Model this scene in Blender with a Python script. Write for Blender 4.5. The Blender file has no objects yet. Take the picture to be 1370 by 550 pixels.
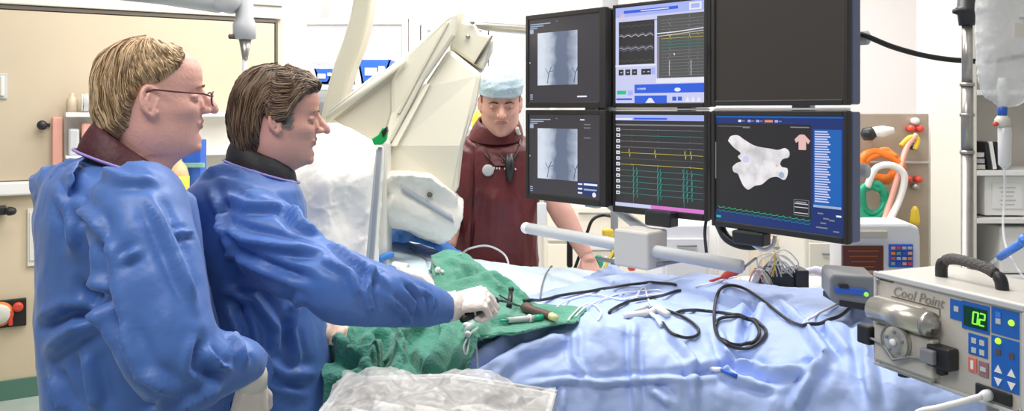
import bpy, bmesh, math, random
import numpy as np
from mathutils import Vector, Matrix, noise
from mathutils.bvhtree import BVHTree
SC = bpy.context.scene
COL = SC.collection
random.seed(7)
RNG = np.random.default_rng(5)
# ------------------------------------------------------------------ camera, world, lights
F = 1120.0; HZ = 147.0; CH = 1.6          # focal length in px (1370 wide), horizon row, eye height
cam_d = bpy.data.cameras.new('camera'); cam = bpy.data.objects.new('camera', cam_d); COL.objects.link(cam)
cam.location = (0, 0, CH); cam.rotation_euler = (math.pi/2, 0, 0)
cam_d.sensor_width = 36; cam_d.lens = 36*F/1370
cam_d.shift_y = -(275-HZ)/1370.0
cam_d.clip_start = .05
SC.camera = cam
SC.view_settings.view_transform = 'Standard'; SC.view_settings.look = 'None'
SC.view_settings.gamma = 1; SC.view_settings.exposure = 0; SC.view_settings.use_curve_mapping = False
w = bpy.data.worlds.new('world'); SC.world = w; w.use_nodes = True
bg = w.node_tree.nodes['Background']; bg.inputs[0].default_value = (1, .985, .96, 1); bg.inputs[1].default_value = .33
def area(name, loc, size, power, target, col=(1, .98, .95)):
    l = bpy.data.lights.new(name, 'AREA'); l.shape = 'RECTANGLE'; l.size, l.size_y = size
    l.energy = power; l.color = col
    o = bpy.data.objects.new(name, l); COL.objects.link(o); o.location = loc
    o.rotation_euler = (Vector(target)-Vector(loc)).to_track_quat('-Z', 'Y').to_euler()
    return o
area('ceiling_light_panel', (0.3, 2.6, 3.2), (1.6, 1.2), 66, (0.3, 2.6, 0))
area('ceiling_light_panel', (-1.6, 3.6, 3.2), (1.2, 1.2), 42, (-1.6, 3.6, 0))
area('ceiling_light_panel', (-0.9, 0.6, 3.1), (1.4, .8), 34, (-0.7, 1.4, 1))
area('ceiling_light_panel', (1.6, 4.6, 3.2), (1.6, 1.2), 60, (1.6, 5.0, 0.6))
area('ceiling_light_panel', (-0.4, 4.6, 3.2), (1.6, 1.0), 55, (-0.4, 6.0, 1.0))

def P(x, y, d): return Vector(((x-685)/F*d, d, CH-(y-HZ)/F*d))
# ------------------------------------------------------------------ materials
MATS = {}
def mat(name, col, rough=.5, metal=0., var=0., vscale=8., bump=0., bscale=60., sheen=0., alpha=1., emit=None, coat=0., trans=0., sss=0., stretch=None, vcol=None, vor=0.):
    if name in MATS: return MATS[name]
    m = bpy.data.materials.new(name); m.use_nodes = True; MATS[name] = m
    nt = m.node_tree; b = nt.nodes['Principled BSDF']
    b.inputs['Base Color'].default_value = (*col, 1); b.inputs['Roughness'].default_value = rough
    b.inputs['Metallic'].default_value = metal
    if sheen: b.inputs['Sheen Weight'].default_value = sheen
    if coat: b.inputs['Coat Weight'].default_value = coat
    if trans: b.inputs['Transmission Weight'].default_value = trans
    if alpha < 1: b.inputs['Alpha'].default_value = alpha
    if sss:
        b.inputs['Subsurface Weight'].default_value = sss; b.inputs['Subsurface Radius'].default_value = (.02, .008, .005); b.inputs['Subsurface Scale'].default_value = .5
    if emit: b.inputs['Emission Color'].default_value = (*emit[:3], 1); b.inputs['Emission Strength'].default_value = emit[3] if len(emit) > 3 else 1
    tc = nt.nodes.new('ShaderNodeTexCoord'); vec = tc.outputs['Object']
    if stretch:
        mp = nt.nodes.new('ShaderNodeMapping'); mp.inputs['Scale'].default_value = stretch; nt.links.new(vec, mp.inputs['Vector']); vec = mp.outputs['Vector']
    if var:
        n = nt.nodes.new('ShaderNodeTexNoise'); n.inputs['Scale'].default_value = vscale; n.inputs['Detail'].default_value = 4
        nt.links.new(vec, n.inputs['Vector'])
        r = nt.nodes.new('ShaderNodeValToRGB'); r.color_ramp.elements[0].position = .3; r.color_ramp.elements[1].position = .7
        c2 = vcol if vcol else tuple(min(1, c*(1+var)) for c in col)
        r.color_ramp.elements[0].color = (*[c*(1-var) for c in col], 1); r.color_ramp.elements[1].color = (*c2, 1)
        nt.links.new(n.outputs[0], r.inputs[0]); nt.links.new(r.outputs[0], b.inputs['Base Color'])
    if vor:
        wn_ = nt.nodes.new('ShaderNodeTexNoise'); wn_.inputs['Scale'].default_value = vor*.8; wn_.inputs['Detail'].default_value = 2; nt.links.new(vec, wn_.inputs['Vector'])
        ma = nt.nodes.new('ShaderNodeVectorMath'); ma.operation = 'MULTIPLY_ADD'; ma.inputs[1].default_value = (.22, .22, .22); nt.links.new(wn_.outputs['Color'], ma.inputs[0]); nt.links.new(vec, ma.inputs[2])
        hs_ = None
        for sc, am in ((vor, 1.), (vor*2.3, .45)):
            v_ = nt.nodes.new('ShaderNodeTexVoronoi'); v_.inputs['Scale'].default_value = sc; nt.links.new(ma.outputs[0], v_.inputs['Vector'])
            mm = nt.nodes.new('ShaderNodeMath'); mm.operation = 'MULTIPLY_ADD'; mm.inputs[1].default_value = am; nt.links.new(v_.outputs['Distance'], mm.inputs[0])
            if hs_: nt.links.new(hs_, mm.inputs[2])
            else: mm.inputs[2].default_value = 0
            hs_ = mm.outputs[0]
        n = nt.nodes.new('ShaderNodeTexNoise'); n.inputs['Scale'].default_value = bscale; nt.links.new(vec, n.inputs['Vector'])
        mm = nt.nodes.new('ShaderNodeMath'); mm.operation = 'MULTIPLY_ADD'; mm.inputs[1].default_value = .15; nt.links.new(n.outputs[0], mm.inputs[0]); nt.links.new(hs_, mm.inputs[2])
        bp = nt.nodes.new('ShaderNodeBump'); bp.inputs['Strength'].default_value = bump; bp.inputs['Distance'].default_value = .03
        nt.links.new(mm.outputs[0], bp.inputs['Height']); nt.links.new(bp.outputs[0], b.inputs['Normal'])
    elif bump:
        n = nt.nodes.new('ShaderNodeTexNoise'); n.inputs['Scale'].default_value = bscale; n.inputs['Detail'].default_value = 3
        nt.links.new(vec, n.inputs['Vector'])
        bp = nt.nodes.new('ShaderNodeBump'); bp.inputs['Strength'].default_value = bump; bp.inputs['Distance'].default_value = .01
        nt.links.new(n.outputs[0], bp.inputs['Height']); nt.links.new(bp.outputs[0], b.inputs['Normal'])
    return m
def glow(name, col, s=1.):
    if name in MATS: return MATS[name]
    return mat(name, (.0, .0, .0), rough=.4, emit=(*col, s))
M = dict(
 gown=mat('blue_gown_fabric', (.060, .155, .46), .46, sheen=.15, var=.08, vscale=4, bump=.17, bscale=60, vor=6.),
 drape=mat('light_blue_drape_fabric', (.43, .55, .88), .55, var=.06, vscale=4, bump=.26, bscale=50, vor=6.),
 pale=mat('pale_drape_fabric', (.62, .74, .82), .6, var=.05, bump=.25, bscale=35, vor=6.),
 dblue=mat('blue_towel_fabric', (.06, .22, .62), .7, var=.1, bump=.3),
 green=mat('green_cotton', (.05, .25, .175), .85, sheen=.3, var=.14, vscale=7, bump=.5, bscale=120),
 lgreen=mat('light_green_cotton', (.20, .44, .33), .85, sheen=.3, var=.12, vscale=7, bump=.4, bscale=120),
 skin=mat('skin', (.82, .45, .37), .48, var=.06, vscale=14, bump=.12, bscale=160, sss=.06),
 lip=mat('lips', (.58, .25, .22), .45),
 skin3=mat('skin_ruddy', (.73, .39, .31), .5, var=.06, vscale=14, bump=.1, bscale=160, sss=.06),
 white=mat('white_paint', (.86, .85, .84), .5), offw=mat('off_white_plastic', (.76, .73, .66), .4, coat=.1),
 beige=mat('beige_panel', (.60, .50, .36), .55, var=.03, vscale=2), carm=mat('cream_metal_housing', (.74, .70, .57), .38, var=.03, vscale=3),
 carmd=mat('cream_grey_housing', (.60, .56, .45), .45, var=.04, vscale=3),
 black=mat('black_plastic', (.02, .02, .022), .4), bezel=mat('dark_grey_bezel', (.017, .015, .014), .5), grey=mat('grey_plastic', (.22, .23, .25), .45),
 side=mat('casing_blue_reflection', (.10, .13, .24), .3), lgrey=mat('light_grey_paint', (.55, .56, .57), .4),  # side: blue reflection on the dark monitor casing, put into its colour
 steel=mat('brushed_steel', (.45, .43, .40), .36, metal=.9, var=.08, vscale=30), dark=mat('dark_line', (.12, .10, .08), .6),
 maroon=mat('maroon_vinyl', (.125, .018, .022), .45, var=.2, vscale=10, bump=.3, bscale=30), marcol=mat('dark_maroon_collar', (.07, .012, .018), .6, var=.15, bump=.3),
 navy=mat('dark_navy_collar', (.015, .015, .02), .6, bump=.2), capm=mat('pale_blue_cap_fabric', (.60, .75, .85), .8, var=.05, bump=.4, bscale=80),
 glove=mat('latex_glove', (.86, .76, .70), .38, var=.04, bump=.3, bscale=90, sss=.05),
 red=mat('red_plastic', (.75, .08, .05), .4), orange=mat('orange_tubing', (.95, .25, .03), .4), gtube=mat('green_tubing', (.02, .38, .22), .4),
 pink=mat('pink_plastic', (.85, .42, .34), .5), blue=mat('blue_plastic', (.03, .13, .60), .35), bblue=mat('bright_blue_plastic', (.05, .22, .80), .3),
 yellow=mat('yellow_plastic', (.9, .65, .05), .4), bgreen=mat('bright_green_plastic', (.0, .50, .10), .4), brown=mat('brown_grip', (.12, .07, .055), .5),
 film=mat('clear_plastic_film', (.93, .91, .88), .28, alpha=.36, coat=.3, bump=.35, bscale=40, vor=14.), clear=mat('clear_plastic', (.9, .92, .94), .12, alpha=.35, coat=.5),
 sheet=mat('white_sheet', (.93, .90, .83), .6, var=.03, bump=.3, bscale=25), floor=mat('vinyl_floor', (.50, .58, .54), .35, var=.08),
 skirt=mat('green_skirting', (.10, .22, .17), .5), steelpan=mat('steel_wall_panel', (.44, .38, .31), .4, metal=.25, var=.08, vscale=6),
 pumpm=mat('warm_grey_painted_metal', (.55, .52, .47), .4, bump=.05, bscale=300), silver=mat('satin_aluminium', (.60, .57, .50), .28, metal=.7),
 hairb=mat('sandy_hair', (.46, .31, .17), .6, var=.3, vscale=60), hairb2=mat('blond_hair', (.72, .53, .32), .55), hairb3=mat('light_brown_hair', (.22, .135, .065), .6),
 hairm=mat('brown_hair', (.10, .062, .036), .5, var=.3, vscale=60), hairm2=mat('mid_brown_hair', (.26, .17, .10), .5), hairm3=mat('dark_brown_hair', (.05, .03, .018), .5),
 hairg=mat('grey_hair', (.30, .27, .24), .6), eye=mat('eye_white', (.55, .48, .45), .2), iris=mat('iris', (.05, .07, .09), .2), piping=mat('lilac_piping', (.36, .28, .66), .6))
# ------------------------------------------------------------------ object helpers
def link(o, parent=None):
    COL.objects.link(o)
    if parent: o.parent = parent
    return o
def thing(name, label, cat, loc=(0, 0, 0), rotz=0., group=None):
    o = bpy.data.objects.new(name, None); o.empty_display_size = .05; link(o)
    o.location = loc; o.rotation_euler = (0, 0, rotz); o['label'] = label; o['category'] = cat
    if group: o['group'] = group
    return o
def tag(o, label, cat, group=None, kind=None):
    o['label'] = label; o['category'] = cat
    if group: o['group'] = group
    if kind: o['kind'] = kind
    return o
class MB:
    """mesh builder: collects verts / faces, then links ONE object"""
    def __init__(s): s.v = []; s.f = []; s.m = []; s.uv = {}
    def add(s, vs, fs, m=0):
        n = len(s.v); s.v += [tuple(v) for v in vs]
        for f in fs: s.f.append(tuple(i+n for i in f)); s.m.append(m)
        return s
    def box(s, c, size, rot=None, m=0):
        c = Vector(c); h = Vector(size)/2; R = rot or Matrix.Identity(3)
        vs = [c+R@Vector((x*h.x, y*h.y, z*h.z)) for x in (-1, 1) for y in (-1, 1) for z in (-1, 1)]
        return s.add(vs, [(0, 1, 3, 2), (4, 6, 7, 5), (0, 4, 5, 1), (2, 3, 7, 6), (0, 2, 6, 4), (1, 5, 7, 3)], m)
    def tube(s, pts, r, seg=10, m=0, closed=False, flat=None, caps=True):
        pts = [Vector(p) for p in pts]; n = len(pts)
        rr = r if hasattr(r, '__len__') else [r]*n
        rings = []; up = None
        for i, p in enumerate(pts):
            if closed: t = pts[(i+1) % n]-pts[i-1]
            else: t = pts[min(i+1, n-1)]-pts[max(i-1, 0)]
            if t.length < 1e-9: t = Vector((0, 0, 1))
            t.normalize()
            if up is None: up = Vector((0, 0, 1)) if abs(t.z) < .9 else Vector((1, 0, 0))
            a = t.cross(up); 
            if a.length < 1e-6: a = t.orthogonal()
            a.normalize(); b = a.cross(t).normalized(); up = b
            k = flat if flat else 1.
            rings.append([p+a*math.cos(q)*rr[i]+b*math.sin(q)*rr[i]*k for q in (2*math.pi*j/seg for j in range(seg))])
        vs = [v for g in rings for v in g]; fs = []
        for i in range(n if closed else n-1):
            i2 = (i+1) % n
            for j in range(seg):
                fs.append((i*seg+j, i*seg+(j+1) % seg, i2*seg+(j+1) % seg, i2*seg+j))
        if not closed and caps: fs.append(tuple(range(seg))[::-1]); fs.append(tuple((n-1)*seg+j for j in range(seg)))
        return s.add(vs, fs, m)
    def loft(s, rings, m=0, caps=True):
        seg = len(rings[0]); vs = [v for g in rings for v in g]; fs = []
        for i in range(len(rings)-1):
            for j in range(seg): fs.append((i*seg+j, i*seg+(j+1) % seg, (i+1)*seg+(j+1) % seg, (i+1)*seg+j))
        if caps: fs.append(tuple(range(seg))[::-1]); fs.append(tuple((len(rings)-1)*seg+j for j in range(seg)))
        return s.add(vs, fs, m)
    def ball(s, c, r, m=0, seg=12):
        c = Vector(c); r = Vector((r, r, r)) if not hasattr(r, '__len__') else Vector(r)
        rg = []
        for i in range(seg//2+1):
            a = math.pi*(i/(seg/2)); a = min(max(a, .05), math.pi-.05)
            rg.append([c+Vector((r.x*math.sin(a)*math.cos(q), r.y*math.sin(a)*math.sin(q), r.z*math.cos(a))) for q in (2*math.pi*j/seg for j in range(seg))])
        return s.loft(rg[::-1], m)
    def cyl(s, a, b, r, r2=None, seg=20, m=0): return s.tube([a, b], [r, r2 if r2 is not None else r], seg, m)
    def lathe(s, c, axis, prof, seg=24, m=0):
        """prof: list of (radius, distance along axis)"""
        axis = Vector(axis).normalized(); a = axis.orthogonal().normalized(); b = axis.cross(a); c = Vector(c)
        return s.loft([[c+axis*h+(a*math.cos(q)+b*math.sin(q))*r for q in (2*math.pi*j/seg for j in range(seg))] for r, h in prof], m)
    def prism(s, poly, ext, m=0):
        poly = [Vector(p) for p in poly]; n = len(poly); ext = Vector(ext)
        vs = poly+[p+ext for p in poly]
        return s.add(vs, [tuple(range(n)), tuple(range(2*n-1, n-1, -1))]+[(i, i+n, (i+1) % n+n, (i+1) % n) for i in range(n)], m)
    def sheet(s, fn, nu, nv, m=0):
        vs = [fn(i/nu, j/nv) for j in range(nv+1) for i in range(nu+1)]
        return s.add(vs, [(j*(nu+1)+i, j*(nu+1)+i+1, (j+1)*(nu+1)+i+1, (j+1)*(nu+1)+i) for j in range(nv) for i in range(nu)], m)
    def mesh(s, name='m'):
        me = bpy.data.meshes.new(name); me.from_pydata([tuple(v) for v in s.v], [], s.f); me.update()
        me.polygons.foreach_set('material_index', s.m)
        bm = bmesh.new(); bm.from_mesh(me); bmesh.ops.recalc_face_normals(bm, faces=bm.faces); bm.to_mesh(me); bm.free()
        return me
    def obj(s, name, mats, parent=None, smooth=True, bevel=0., world=True, **kw):
        return mobj(name, s.mesh(name), mats, parent, smooth, bevel, world, **kw)
def mobj(name, me, mats, parent=None, smooth=True, bevel=0., world=True, solid=0.):
    if not isinstance(mats, (list, tuple)): mats = [mats]
    mi = np.zeros(len(me.polygons), dtype=np.int32); me.polygons.foreach_get('material_index', mi)
    me.materials.clear()
    for m in mats: me.materials.append(m)
    me.polygons.foreach_set('material_index', mi)
    if parent is not None and world:
        M0 = Matrix.Translation(parent.location) @ parent.rotation_euler.to_matrix().to_4x4() if parent.parent is None else parent_world(parent)
        me.transform(M0.inverted())
    if parent is None and world and len(me.vertices):      # origin at the base of the thing
        co = np.empty(len(me.vertices)*3); me.vertices.foreach_get('co', co); co = co.reshape(-1, 3)
        c = Vector(((co[:, 0].min()+co[:, 0].max())/2, (co[:, 1].min()+co[:, 1].max())/2, co[:, 2].min()))
        me.transform(Matrix.Translation(-c))
    else: c = Vector((0, 0, 0))
    for p in me.polygons: p.use_smooth = smooth
    o = bpy.data.objects.new(name, me); link(o, parent); o.location = c
    if bevel:
        b = o.modifiers.new('bevel', 'BEVEL'); b.width = bevel; b.segments = 2; b.limit_method = 'ANGLE'; b.harden_normals = False
        for p in me.polygons: p.use_smooth = False
    if solid:
        q = o.modifiers.new('solid', 'SOLIDIFY'); q.thickness = solid; q.offset = 0
    return o
def parent_world(o):
    m = Matrix.Translation(o.location) @ o.rotation_euler.to_matrix().to_4x4()
    return (parent_world(o.parent) @ m) if o.parent else m
def remesh(mb, voxel, smooth=4, fac=.5):
    me = mb.mesh('tmp'); o = bpy.data.objects.new('tmp', me); COL.objects.link(o)
    r = o.modifiers.new('r', 'REMESH'); r.mode = 'VOXEL'; r.voxel_size = voxel
    if smooth: q = o.modifiers.new('s', 'SMOOTH'); q.factor = fac; q.iterations = smooth
    dg = bpy.context.evaluated_depsgraph_get(); dg.update()
    out = bpy.data.meshes.new_from_object(o.evaluated_get(dg)); bpy.data.objects.remove(o); bpy.data.meshes.remove(me)
    return out
def spline(pts, n=8):
    pts = [Vector(p) for p in pts]; out = []
    q = [pts[0]*2-pts[1]]+pts+[pts[-1]*2-pts[-2]]
    for i in range(1, len(q)-2):
        for k in range(n):
            t = k/n; a, b, c, d = q[i-1:i+3]
            out.append(.5*((2*b)+(c-a)*t+(2*a-5*b+4*c-d)*t*t+(3*b-a-3*c+d)*t**3))
    return out+[pts[-1]]
def sp1(xs, ys, x): return float(np.interp(x, xs, ys))
# ---- numpy noise
def _h(i, j, k, s):
    n = (i*73856093) ^ (j*19349663) ^ (k*83492791) ^ (s*2654435761 & 0x7fffffff)
    n = (n ^ (n >> 13))*1274126177 & 0x7fffffff
    return ((n ^ (n >> 16)) & 0xffff)/65535.
def vn(p, s=0):
    i = np.floor(p).astype(np.int64); f = p-i; f = f*f*(3-2*f); r = 0
    for a in (0, 1):
        for b in (0, 1):
            for c in (0, 1):
                wt = (f[:, 0] if a else 1-f[:, 0])*(f[:, 1] if b else 1-f[:, 1])*(f[:, 2] if c else 1-f[:, 2])
                r = r+wt*_h(i[:, 0]+a, i[:, 1]+b, i[:, 2]+c, s)
    return r
def fbm(p, s=0, o=3): return sum(vn(p*2**k, s+k)*.5**k for k in range(o))/sum(.5**k for k in range(o))
def crease(p, s=0):
    """sharp ridged folds, warped"""
    q = p+np.stack([vn(p*.7, s+11), vn(p*.7, s+12), vn(p*.7, s+13)], 1)*1.4
    r = 1-np.abs(2*vn(q, s)-1)*1.6; r2 = 1-np.abs(2*vn(q*2.1, s+5)-1)*1.6
    return np.clip(r, 0, 1)**2*.7+np.clip(r2, 0, 1)**2*.3
def facet(p, s=0):
    """piecewise planar relief: flat facets meeting in sharp creases, like stiff non-woven cloth"""
    i = np.floor(p).astype(np.int64); f = p-i; o = np.argsort(-f, axis=1); n = np.arange(len(p)); c = i.copy()
    h = _h(c[:, 0], c[:, 1], c[:, 2], s)*(1-f[n, o[:, 0]])
    for k in range(3):
        c[n, o[:, k]] += 1; nx = f[n, o[:, k+1]] if k < 2 else 0
        h = h+_h(c[:, 0], c[:, 1], c[:, 2], s)*(f[n, o[:, k]]-nx)
    return h
_R3 = np.array(Matrix.Rotation(.7, 3, 'X') @ Matrix.Rotation(.5, 3, 'Y') @ Matrix.Rotation(.9, 3, 'Z'))
def foldfield(p, s=0):
    q = (p+np.stack([fbm(p*2.2, s+1, 2), fbm(p*2.2, s+2, 2), fbm(p*2.2, s+3, 2)], 1)*.16) @ _R3
    h = facet(q*5.2, s)*.11+facet(q @ _R3*9.5+3.1, s+5)*.055+facet(q @ _R3 @ _R3*19, s+6)*.020
    return h-h.mean()
def getco(me):
    a = np.empty(len(me.vertices)*3); me.vertices.foreach_get('co', a); return a.reshape(-1, 3)
def getno(me):
    a = np.empty(len(me.vertices)*3, dtype=np.float32); me.vertex_normals.foreach_get('vector', a); return a.reshape(-1, 3)
def setco(me, a): me.vertices.foreach_set('co', a.ravel()); me.update()
CAMP = Vector((0, 0, CH))
def bvh_of(meshes):
    vs = []; fs = []
    for me in meshes:
        n = len(vs); vs += [v.co.copy() for v in me.vertices]; fs += [tuple(i+n for i in p.vertices) for p in me.polygons]
    return BVHTree.FromPolygons(vs, fs)
def hit(bv, x, y, off=0., d0=2.2):
    dr = (P(x, y, 1)-CAMP).normalized(); h = bv.ray_cast(CAMP, dr)
    if h[0] is None: return P(x, y, d0)
    return h[0]-dr*off
def folds(me, lines, bv=None):
    """lines: (pixel polyline, amplitude, width) cloth folds, found on the surface and raised / sunk along its normal"""
    bv = bv or bvh_of([me]); co = getco(me); no = getno(me); dsp = np.zeros(len(co))
    for pl, amp, wd in lines:
        pts = []
        for (x0, y0), (x1, y1) in zip(pl, pl[1:]):
            for t in np.linspace(0, 1, 9):
                dr = (P(x0+(x1-x0)*t, y0+(y1-y0)*t, 1)-CAMP).normalized(); h = bv.ray_cast(CAMP, dr)
                if h[0] is not None: pts.append(h[0])
        if len(pts) < 2: continue
        best = np.full(len(co), 9.); par = np.zeros(len(co)); N = len(pts)-1
        for k, (a, b) in enumerate(zip(pts, pts[1:])):
            a = np.array(a); b = np.array(b); ab = b-a; L = ab@ab
            if L < 1e-10: continue
            t = np.clip(((co-a)@ab)/L, 0, 1); dd = np.linalg.norm(co-(a+t[:, None]*ab), axis=1)
            u = dd < best; best[u] = dd[u]; par[u] = (k+t[u])/N
        fade = np.clip(np.minimum(par, 1-par)*5+.15, 0, 1)
        g = np.exp(-(best/wd)**2)-.45*np.exp(-((best-1.9*wd)/wd)**2)
        dsp += amp*g*fade
    setco(me, co+no*dsp[:, None]); return me
def netsurf(rows, nu, nv):
    """bicubic (catmull) surface through a control net of points; returns grid of numpy points (nv+1, nu+1, 3)"""
    def cr(Pn, n):
        Pn = np.asarray(Pn, float); k = len(Pn); out = []
        q = np.concatenate([2*Pn[:1]-Pn[1:2], Pn, 2*Pn[-1:]-Pn[-2:-1]])
        for t in np.linspace(0, k-1, n+1):
            i = min(int(t), k-2); u = t-i; a, b, c, d = q[i:i+4]
            out.append(.5*(2*b+(c-a)*u+(2*a-5*b+4*c-d)*u*u+(3*b-a-3*c+d)*u**3))
        return np.array(out)
    g = np.array([cr(r, nu) for r in rows]); return cr(g, nv)
def gridmesh(G):
    nv, nu = G.shape[0]-1, G.shape[1]-1; mb = MB()
    mb.add([tuple(p) for p in G.reshape(-1, 3)], [(j*(nu+1)+i, j*(nu+1)+i+1, (j+1)*(nu+1)+i+1, (j+1)*(nu+1)+i) for j in range(nv) for i in range(nu)])
    me = bpy.data.meshes.new('g'); me.from_pydata(mb.v, [], mb.f); me.update()
    return me
def flipcam(me):
    co = getco(me); no = getno(me)
    if ((np.array(CAMP)-co)*no).sum() < 0: me.flip_normals()
    return me
# ------------------------------------------------------------------ the room
def struct(name, mb, m, **k):
    o = mb.obj(name, m, **k); o['kind'] = 'structure'; return o
wa = P(0, 147, 4.6); wb = P(372, 147, 5.38)                     # left wall runs obliquely away
wd = (wb-wa).normalized(); wn = Vector((wd.y, -wd.x, 0))         # wn points into the room
def W(s, z, out=0.): return Vector((wa.x, wa.y, 0))+wd*s+wn*out+Vector((0, 0, z))   # point on the left wall
WL = (wb-wa).length
Rw = Matrix((wd, -wn, (0, 0, 1))).transposed()
def wbox(mb, s0, s1, z0, z1, t=.02, out=0., m=0): return mb.box(W((s0+s1)/2, (z0+z1)/2, out+t/2), (s1-s0, t, z1-z0), Rw, m)
struct('floor', MB().box((-.2, 3.2, -.05), (8.4, 8.4, .1)), M['floor'], smooth=False)
lw = MB(); wbox(lw, -1.2, WL+.02, 0, 3.3, .1, -.1); struct('wall_left', lw, mat('cream_wall_paint', (.72, .60, .43), .6, var=.02), smooth=False)
sk = MB(); wbox(sk, -1.2, WL, 0, .11, .012, .0); struct('baseboard_left', sk, M['skirt'], smooth=False, bevel=.003)
tr = MB(); wbox(tr, -1.2, WL+.02, 2.18, 2.26, .05); wbox(tr, -1.2, WL+.02, 2.26, 2.31, .08); struct('trim_1', tr, M['offw'], smooth=False, bevel=.008)
tr = MB(); wbox(tr, -1.2, 1.0, 1.13, 1.205, .06); struct('trim_2', tr, M['white'], smooth=False, bevel=.01)
tr = MB(); wbox(tr, -1.2, WL, 2.31, 2.9, .01); struct('trim_3', tr, M['white'], smooth=False)
bw = MB().box((.9, 6.45, 1.65), (5.6, .1, 3.3)); bw.box((wb.x+.06, (wb.y+6.4)/2+.08, 1.65), (.1, 6.4-wb.y-.06, 3.3))
struct('wall_back', bw, mat('wall_paint', (.80, .765, .755), .6), smooth=False)
rw = MB().box((3.3, 4.2, 1.65), (.1, 4.5, 3.3)); struct('wall_right', rw, MATS['wall_paint'], smooth=False)
# sliding door panel on the left wall
dp = thing('sliding_panel', 'large flat beige sliding door panel on the left wall with a small recessed pull', 'door panel', W(.8, 1.205, .0))
q = MB(); wbox(q, -1.1, WL-.03, 1.21, 2.15, .03); q.obj('door_leaf', M['beige'], dp, bevel=.004)
q = MB(); wbox(q, -1.1, WL-.02, 2.155, 2.175, .035); wbox(q, WL-.025, WL-.01, 1.2, 2.17, .035); q.obj('edge_seal', M['dark'], dp, smooth=False)
q = MB(); wbox(q, -.04, .035, 1.66, 1.80, .012, .03); q.obj('handle_plate', M['lgrey'], dp, bevel=.004)
q = MB(); wbox(q, .0, .022, 1.675, 1.785, .02, .042); q.obj('pull', M['offw'], dp, bevel=.006)
kn = thing('door_latch', 'small black latch knob sticking out beside the pink pillar', 'latch', W(.27, 1.50, .03))
q = MB().lathe(W(.20, 1.515, .03), wn, [(.012, 0), (.012, .03), (.024, .035), (.027, .05), (.018, .062)], 16); q.obj('knob', M['black'], kn)
q = MB(); wbox(q, .20, .24, 1.505, 1.525, .01, .035); q.obj('lever', M['black'], kn, bevel=.003)
pp = MB(); wbox(pp, .25, .30, 1.21, 1.56, .05, .03); wbox(pp, .25, .30, 1.21, 1.25, .055, .03)
tag(pp.obj('pillar', M['pink'], bevel=.006), 'narrow salmon pink upright post at left beside the supply shelf', 'post')
# open supply shelf behind the first surgeon's head
sh = thing('supply_shelf', 'white wall shelf with packets behind the blond surgeon\'s head', 'shelf', W(.62, 1.21, .03))
q = MB(); wbox(q, .31, 1.25, 1.56, 1.585, .16, .03); wbox(q, .31, 1.25, 1.33, 1.345, .16, .03); q.obj('board', M['white'], sh, bevel=.003)
q = MB(); wbox(q, .31, 1.25, 1.21, 1.58, .01, .03); q.obj('back_panel', M['offw'], sh, smooth=False)
q = MB().cyl(W(.40, 1.64, .12), W(.58, 1.64, .12), .052, seg=24)
q.lathe(W(.395, 1.64, .12), -wd, [(.02, 0), (.052, .0), (.05, .004), (.02, .006)], 24); tag(q.obj('paper_roll', M['white']), 'white paper roll lying on top of the supply shelf', 'roll')
q = MB(); q.lathe(W(.345, 1.585, .1), (0, 0, 1), [(.03, 0), (.03, .06), (.02, .085), (.012, .09), (.012, .11)], 16); tag(q.obj('bottle', mat('tan_plastic', (.62, .50, .36), .5)), 'small tan bottle at the left end of the shelf top', 'bottle')
k = 0
for s0, z0, wd_, hh, mm in ((.325, 1.345, .055, .15, 'lgrey'), (.39, 1.345, .05, .18, 'pink'), (.45, 1.345, .07, .11, 'lgrey'), (.54, 1.345, .10, .15, 'offw'), (.325, 1.21, .07, .08, 'pink'), (.41, 1.21, .12, .09, 'offw')):
    q = MB(); wbox(q, s0, s0+wd_, z0, z0+hh, .09, .06); lab = ['grey packet at the left of the upper shelf bay', 'tall pink packet second on the upper shelf bay', 'short grey packet third on the upper shelf bay', 'cream packet fourth on the upper shelf bay', 'flat pink packet at the left of the lower shelf bay', 'flat cream packet right of the pink one in the lower bay'][k]
    tag(q.obj('supply_packet', M[mm], bevel=.012), lab, 'packet', 'packets on the supply shelf'); k += 1
q = MB(); wbox(q, -.02, .03, 1.03, 1.075, .09, .0); q.lathe(W(.03, 1.05, .09), wd+wn*.3, [(.02, 0), (.026, .015), (.02, .04), (.008, .05)], 14)
tag(q.obj('wall_bracket', M['black'], bevel=.006), 'black bracket end poking in at the left edge above the gas panel', 'bracket')
sp = thing('wall_socket_panel', 'dark service panel with red and white sockets low on the left wall', 'socket panel', W(0, .35, 0))
q = MB(); wbox(q, -.3, .125, .405, .555, .03); q.obj('back_plate', M['bezel'], sp, bevel=.004)
q = MB().lathe(W(.0, .485, .03), wn, [(.055, 0), (.055, .02), (.045, .035), (.01, .036)], 24); q.obj('white_socket', M['offw'], sp)
q = MB().lathe(W(.0, .485, .031), wn, [(.066, 0), (.066, .012), (.055, .014)], 24); q.obj('socket_ring', M['orange'], sp)
q = MB().lathe(W(.085, .515, .03), wn, [(.026, 0), (.026, .02), (.018, .03), (.01, .03)], 20); q.obj('red_socket', M['red'], sp)
q = MB(); wbox(q, .04, .06, .42, .50, .03, .03); q.obj('lever', M['red'], sp, bevel=.004)
q = MB(); wbox(q, .13, .30, .73, 1.05, .02); wbox(q, .14, .29, .76, 1.03, .006, .02); tag(q.obj('notice_board', mat('pale_paper', (.78, .76, .70), .7), bevel=.002), 'pale blank paper sheet holder on the wall left of the blond surgeon', 'sheet holder')

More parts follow.
